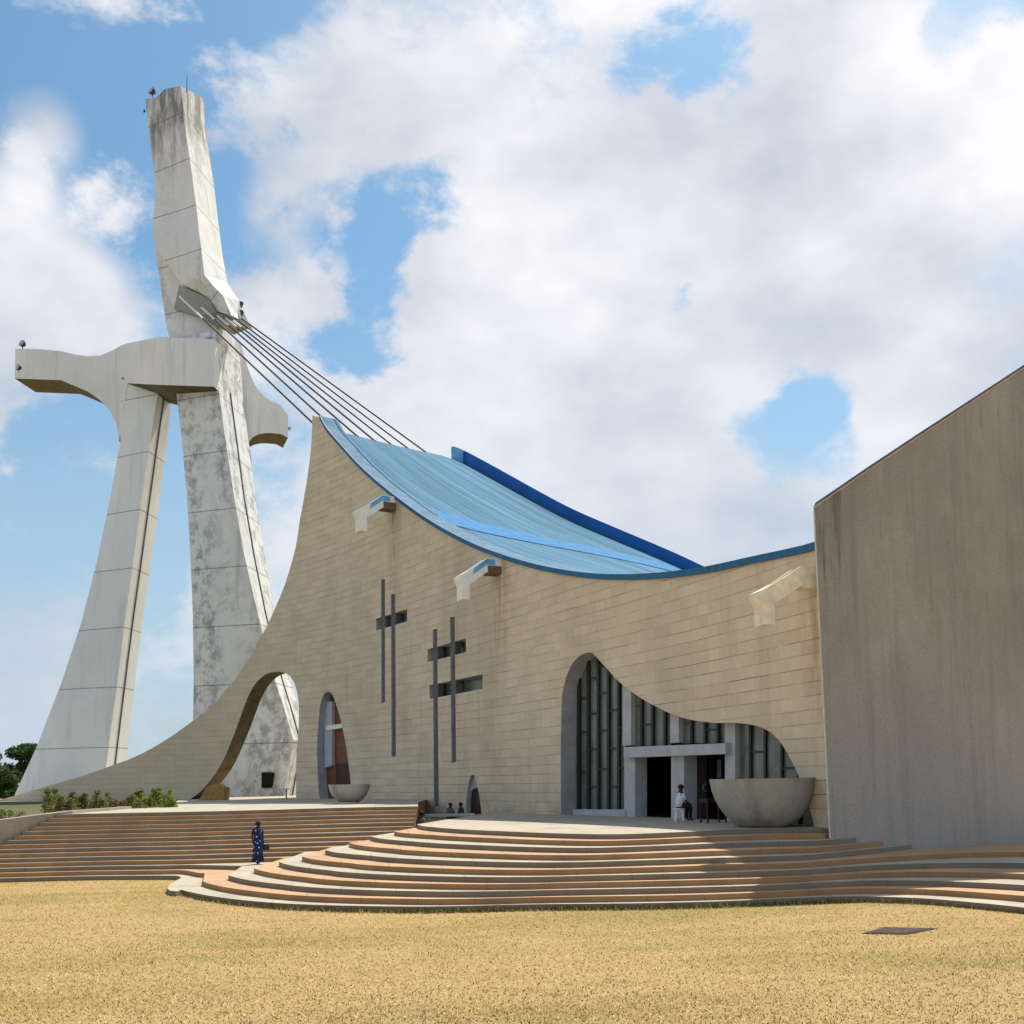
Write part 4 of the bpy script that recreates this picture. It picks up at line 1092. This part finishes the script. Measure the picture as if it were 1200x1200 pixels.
def tree(px, ytop, Y, wpx, lab, seed, dark='leafdark'):
    rr = random.Random(seed); b0 = atY(px, 925, Y); b0.z = 0; top = atY(px, ytop, Y).z; wd = wpx / F * Y / 2
    o = empty('tree', b0, lab, 'tree', 'trees beyond the tower')
    t = MB(); t.tube([b0, b0 + Vector((.2, 0, top * .35)), b0 + Vector((-.1, .2, top * .75))], [.45, .32, .12], 9)
    cs = []
    for i in range(22):
        a = rr.uniform(0, 6.28); rad = rr.uniform(.15, .85) * wd; zz = top * rr.uniform(.30, .88)
        c = b0 + Vector((math.cos(a) * rad, math.sin(a) * rad, zz)); cs.append((c, rr.uniform(.22, .38) * wd))
        t.tube([b0 + Vector((0, 0, top * .3)), c.lerp(b0 + Vector((0, 0, zz)), .4), c], [.16, .09, .03], 5)
    cs.append((b0 + Vector((0, 0, top * .88)), .3 * wd))
    t.build('trunk', M['bark'], o)
    v = []; f = []; leafcloud(v, f, cs, 9000, .26, rr); mesh_obj('crown', v, f, M[dark], o)
tree(28, 868, 165, 62, 'dark green tree rising highest beside the foot of the left tower leg', 11)
tree(-8, 878, 158, 60, 'dark tree with light green top at the left edge of the picture', 12)
tree(3, 900, 148, 50, 'lower tree crown in front of the two darker ones', 13, 'leafdark')
tree(-60, 880, 160, 70, 'tree just outside the left edge of the picture', 14)

# ------------------------------------------------------------------ light
sunv = Vector((.31, .48, 1)).normalized()
sd = bpy.data.lights.new('sun', 'SUN'); sd.energy = 4.2; sd.angle = R(.53); sd.color = (1, .94, .84)
so = bpy.data.objects.new('sun', sd); COL.objects.link(so); so.rotation_euler = sunv.to_track_quat('Z', 'Y').to_euler(); so.location = (0, 0, 80)
w = bpy.data.worlds.new('World'); scene.world = w; w.use_nodes = True; nt = w.node_tree
for n in list(nt.nodes): nt.nodes.remove(n)
out = nt.nodes.new('ShaderNodeOutputWorld'); bg = nt.nodes.new('ShaderNodeBackground')
sky = nt.nodes.new('ShaderNodeTexSky'); sky.sky_type = 'NISHITA'; sky.sun_disc = False
sky.sun_elevation = math.asin(sunv.z); sky.sun_rotation = math.atan2(sunv.x, sunv.y); sky.air_density = 1.1; sky.dust_density = 1.4; sky.ozone_density = 1.6
tc = nt.nodes.new('ShaderNodeTexCoord').outputs['Generated']
def dirpx(x, y): return ray(x, y).normalized()
n1 = noise(nt, mapping(nt, tc, (1, 1, 1.35), (.37, .11, .2)), 7.0, 14, .62, .15)
n0 = noise(nt, mapping(nt, tc, (1, 1, 1.2), (1.7, 3.3, .6)), 2.6, 3, .5)
dens_ = mathn(nt, 'ADD', mathn(nt, 'MULTIPLY', mathn(nt, 'SUBTRACT', n1, .5), 2.3), mathn(nt, 'MULTIPLY', mathn(nt, 'SUBTRACT', n0, .5), .8))
dens_ = mathn(nt, 'ADD', dens_, .66)
# gaps and banks of this particular afternoon sky, as world directions
blobs = [(440, 275, .075, -.62), (835, 85, .07, -.62), (800, 355, .045, -.5), (935, 490, .055, -.42), (120, 110, .16, -.38), (240, 215, .11, -.42), (90, 500, .15, -.35), (60, 640, .14, -.40), (130, 720, .14, -.18), (270, 30, .10, -.45), (420, 400, .05, -.4), (0, 380, .12, .1),
         (1110, 10, .05, -.3), (640, 200, .22, .35), (1000, 250, .22, .3), (650, 480, .2, .25), (60, 150, .05, .55), (30, 220, .05, .45), (50, 330, .07, .45), (100, 370, .06, .35), (350, 130, .09, .35), (320, 240, .05, .4), (1080, 540, .12, .3), (870, 600, .1, .25), (200, 180, .04, -.1), (1130, 130, .14, .45), (940, 130, .1, .2), (390, 330, .05, .25), (40, 700, .07, .3), (750, 620, .2, .2)]
for x, y, r_, a in blobs:
    vd = nt.nodes.new('ShaderNodeVectorMath'); vd.operation = 'DISTANCE'; L(nt, tc, vd.inputs[0]); vd.inputs[1].default_value = dirpx(x, y)
    wob = mathn(nt, 'ADD', vd.outputs['Value'], mathn(nt, 'MULTIPLY', mathn(nt, 'SUBTRACT', n1, .5), .22))
    mr = nt.nodes.new('ShaderNodeMapRange'); mr.interpolation_type = 'SMOOTHSTEP'; mr.inputs[1].default_value = 0; mr.inputs[2].default_value = r_; mr.inputs[3].default_value = a; mr.inputs[4].default_value = 0
    L(nt, wob, mr.inputs[0]); dens_ = mathn(nt, 'ADD', dens_, mr.outputs[0])
zc_ = mathn(nt, 'MULTIPLY', mathn(nt, 'DIVIDE', mathn(nt, 'SUBTRACT', sep(nt, tc)[2], .66), .12, None, True), .9)  # unseen zenith cleared of cloud to deepen the shade on the treads
dens_ = mathn(nt, 'SUBTRACT', dens_, zc_)
cover = ramp(nt, dens_, .30, .84)
nt.nodes[-1].color_ramp.interpolation = 'EASE'
n2 = noise(nt, mapping(nt, tc, (1, 1, 1.6), (5.1, 2.2, .9)), 4.2, 8, .52, 0)
lit = ramp(nt, n2, .36, .62, (4.5, 4.9, 5.6, 1), (7.6, 7.5, 7.7, 1))
skyc = mix(nt, cover, mix(nt, 1.0, sky.outputs[0], (.68, .96, 1.02, 1), 'MULTIPLY'), lit)
# mist towards the horizon
zz = sep(nt, tc)[2]
hz = mathn(nt, 'MULTIPLY', mathn(nt, 'SUBTRACT', 1.0, mathn(nt, 'DIVIDE', zz, .42), None, True), .85)
skyc = mix(nt, hz, skyc, (4.1, 4.85, 5.8, 1))
L(nt, skyc, bg.inputs[0]); bg.inputs[1].default_value = .10
L(nt, bg.outputs[0], out.inputs[0])

scene.view_settings.view_transform = 'Standard'; scene.view_settings.look = 'None'; scene.view_settings.gamma = 1; scene.view_settings.exposure = .38
scene.render.resolution_x = 1024; scene.render.resolution_y = 1024
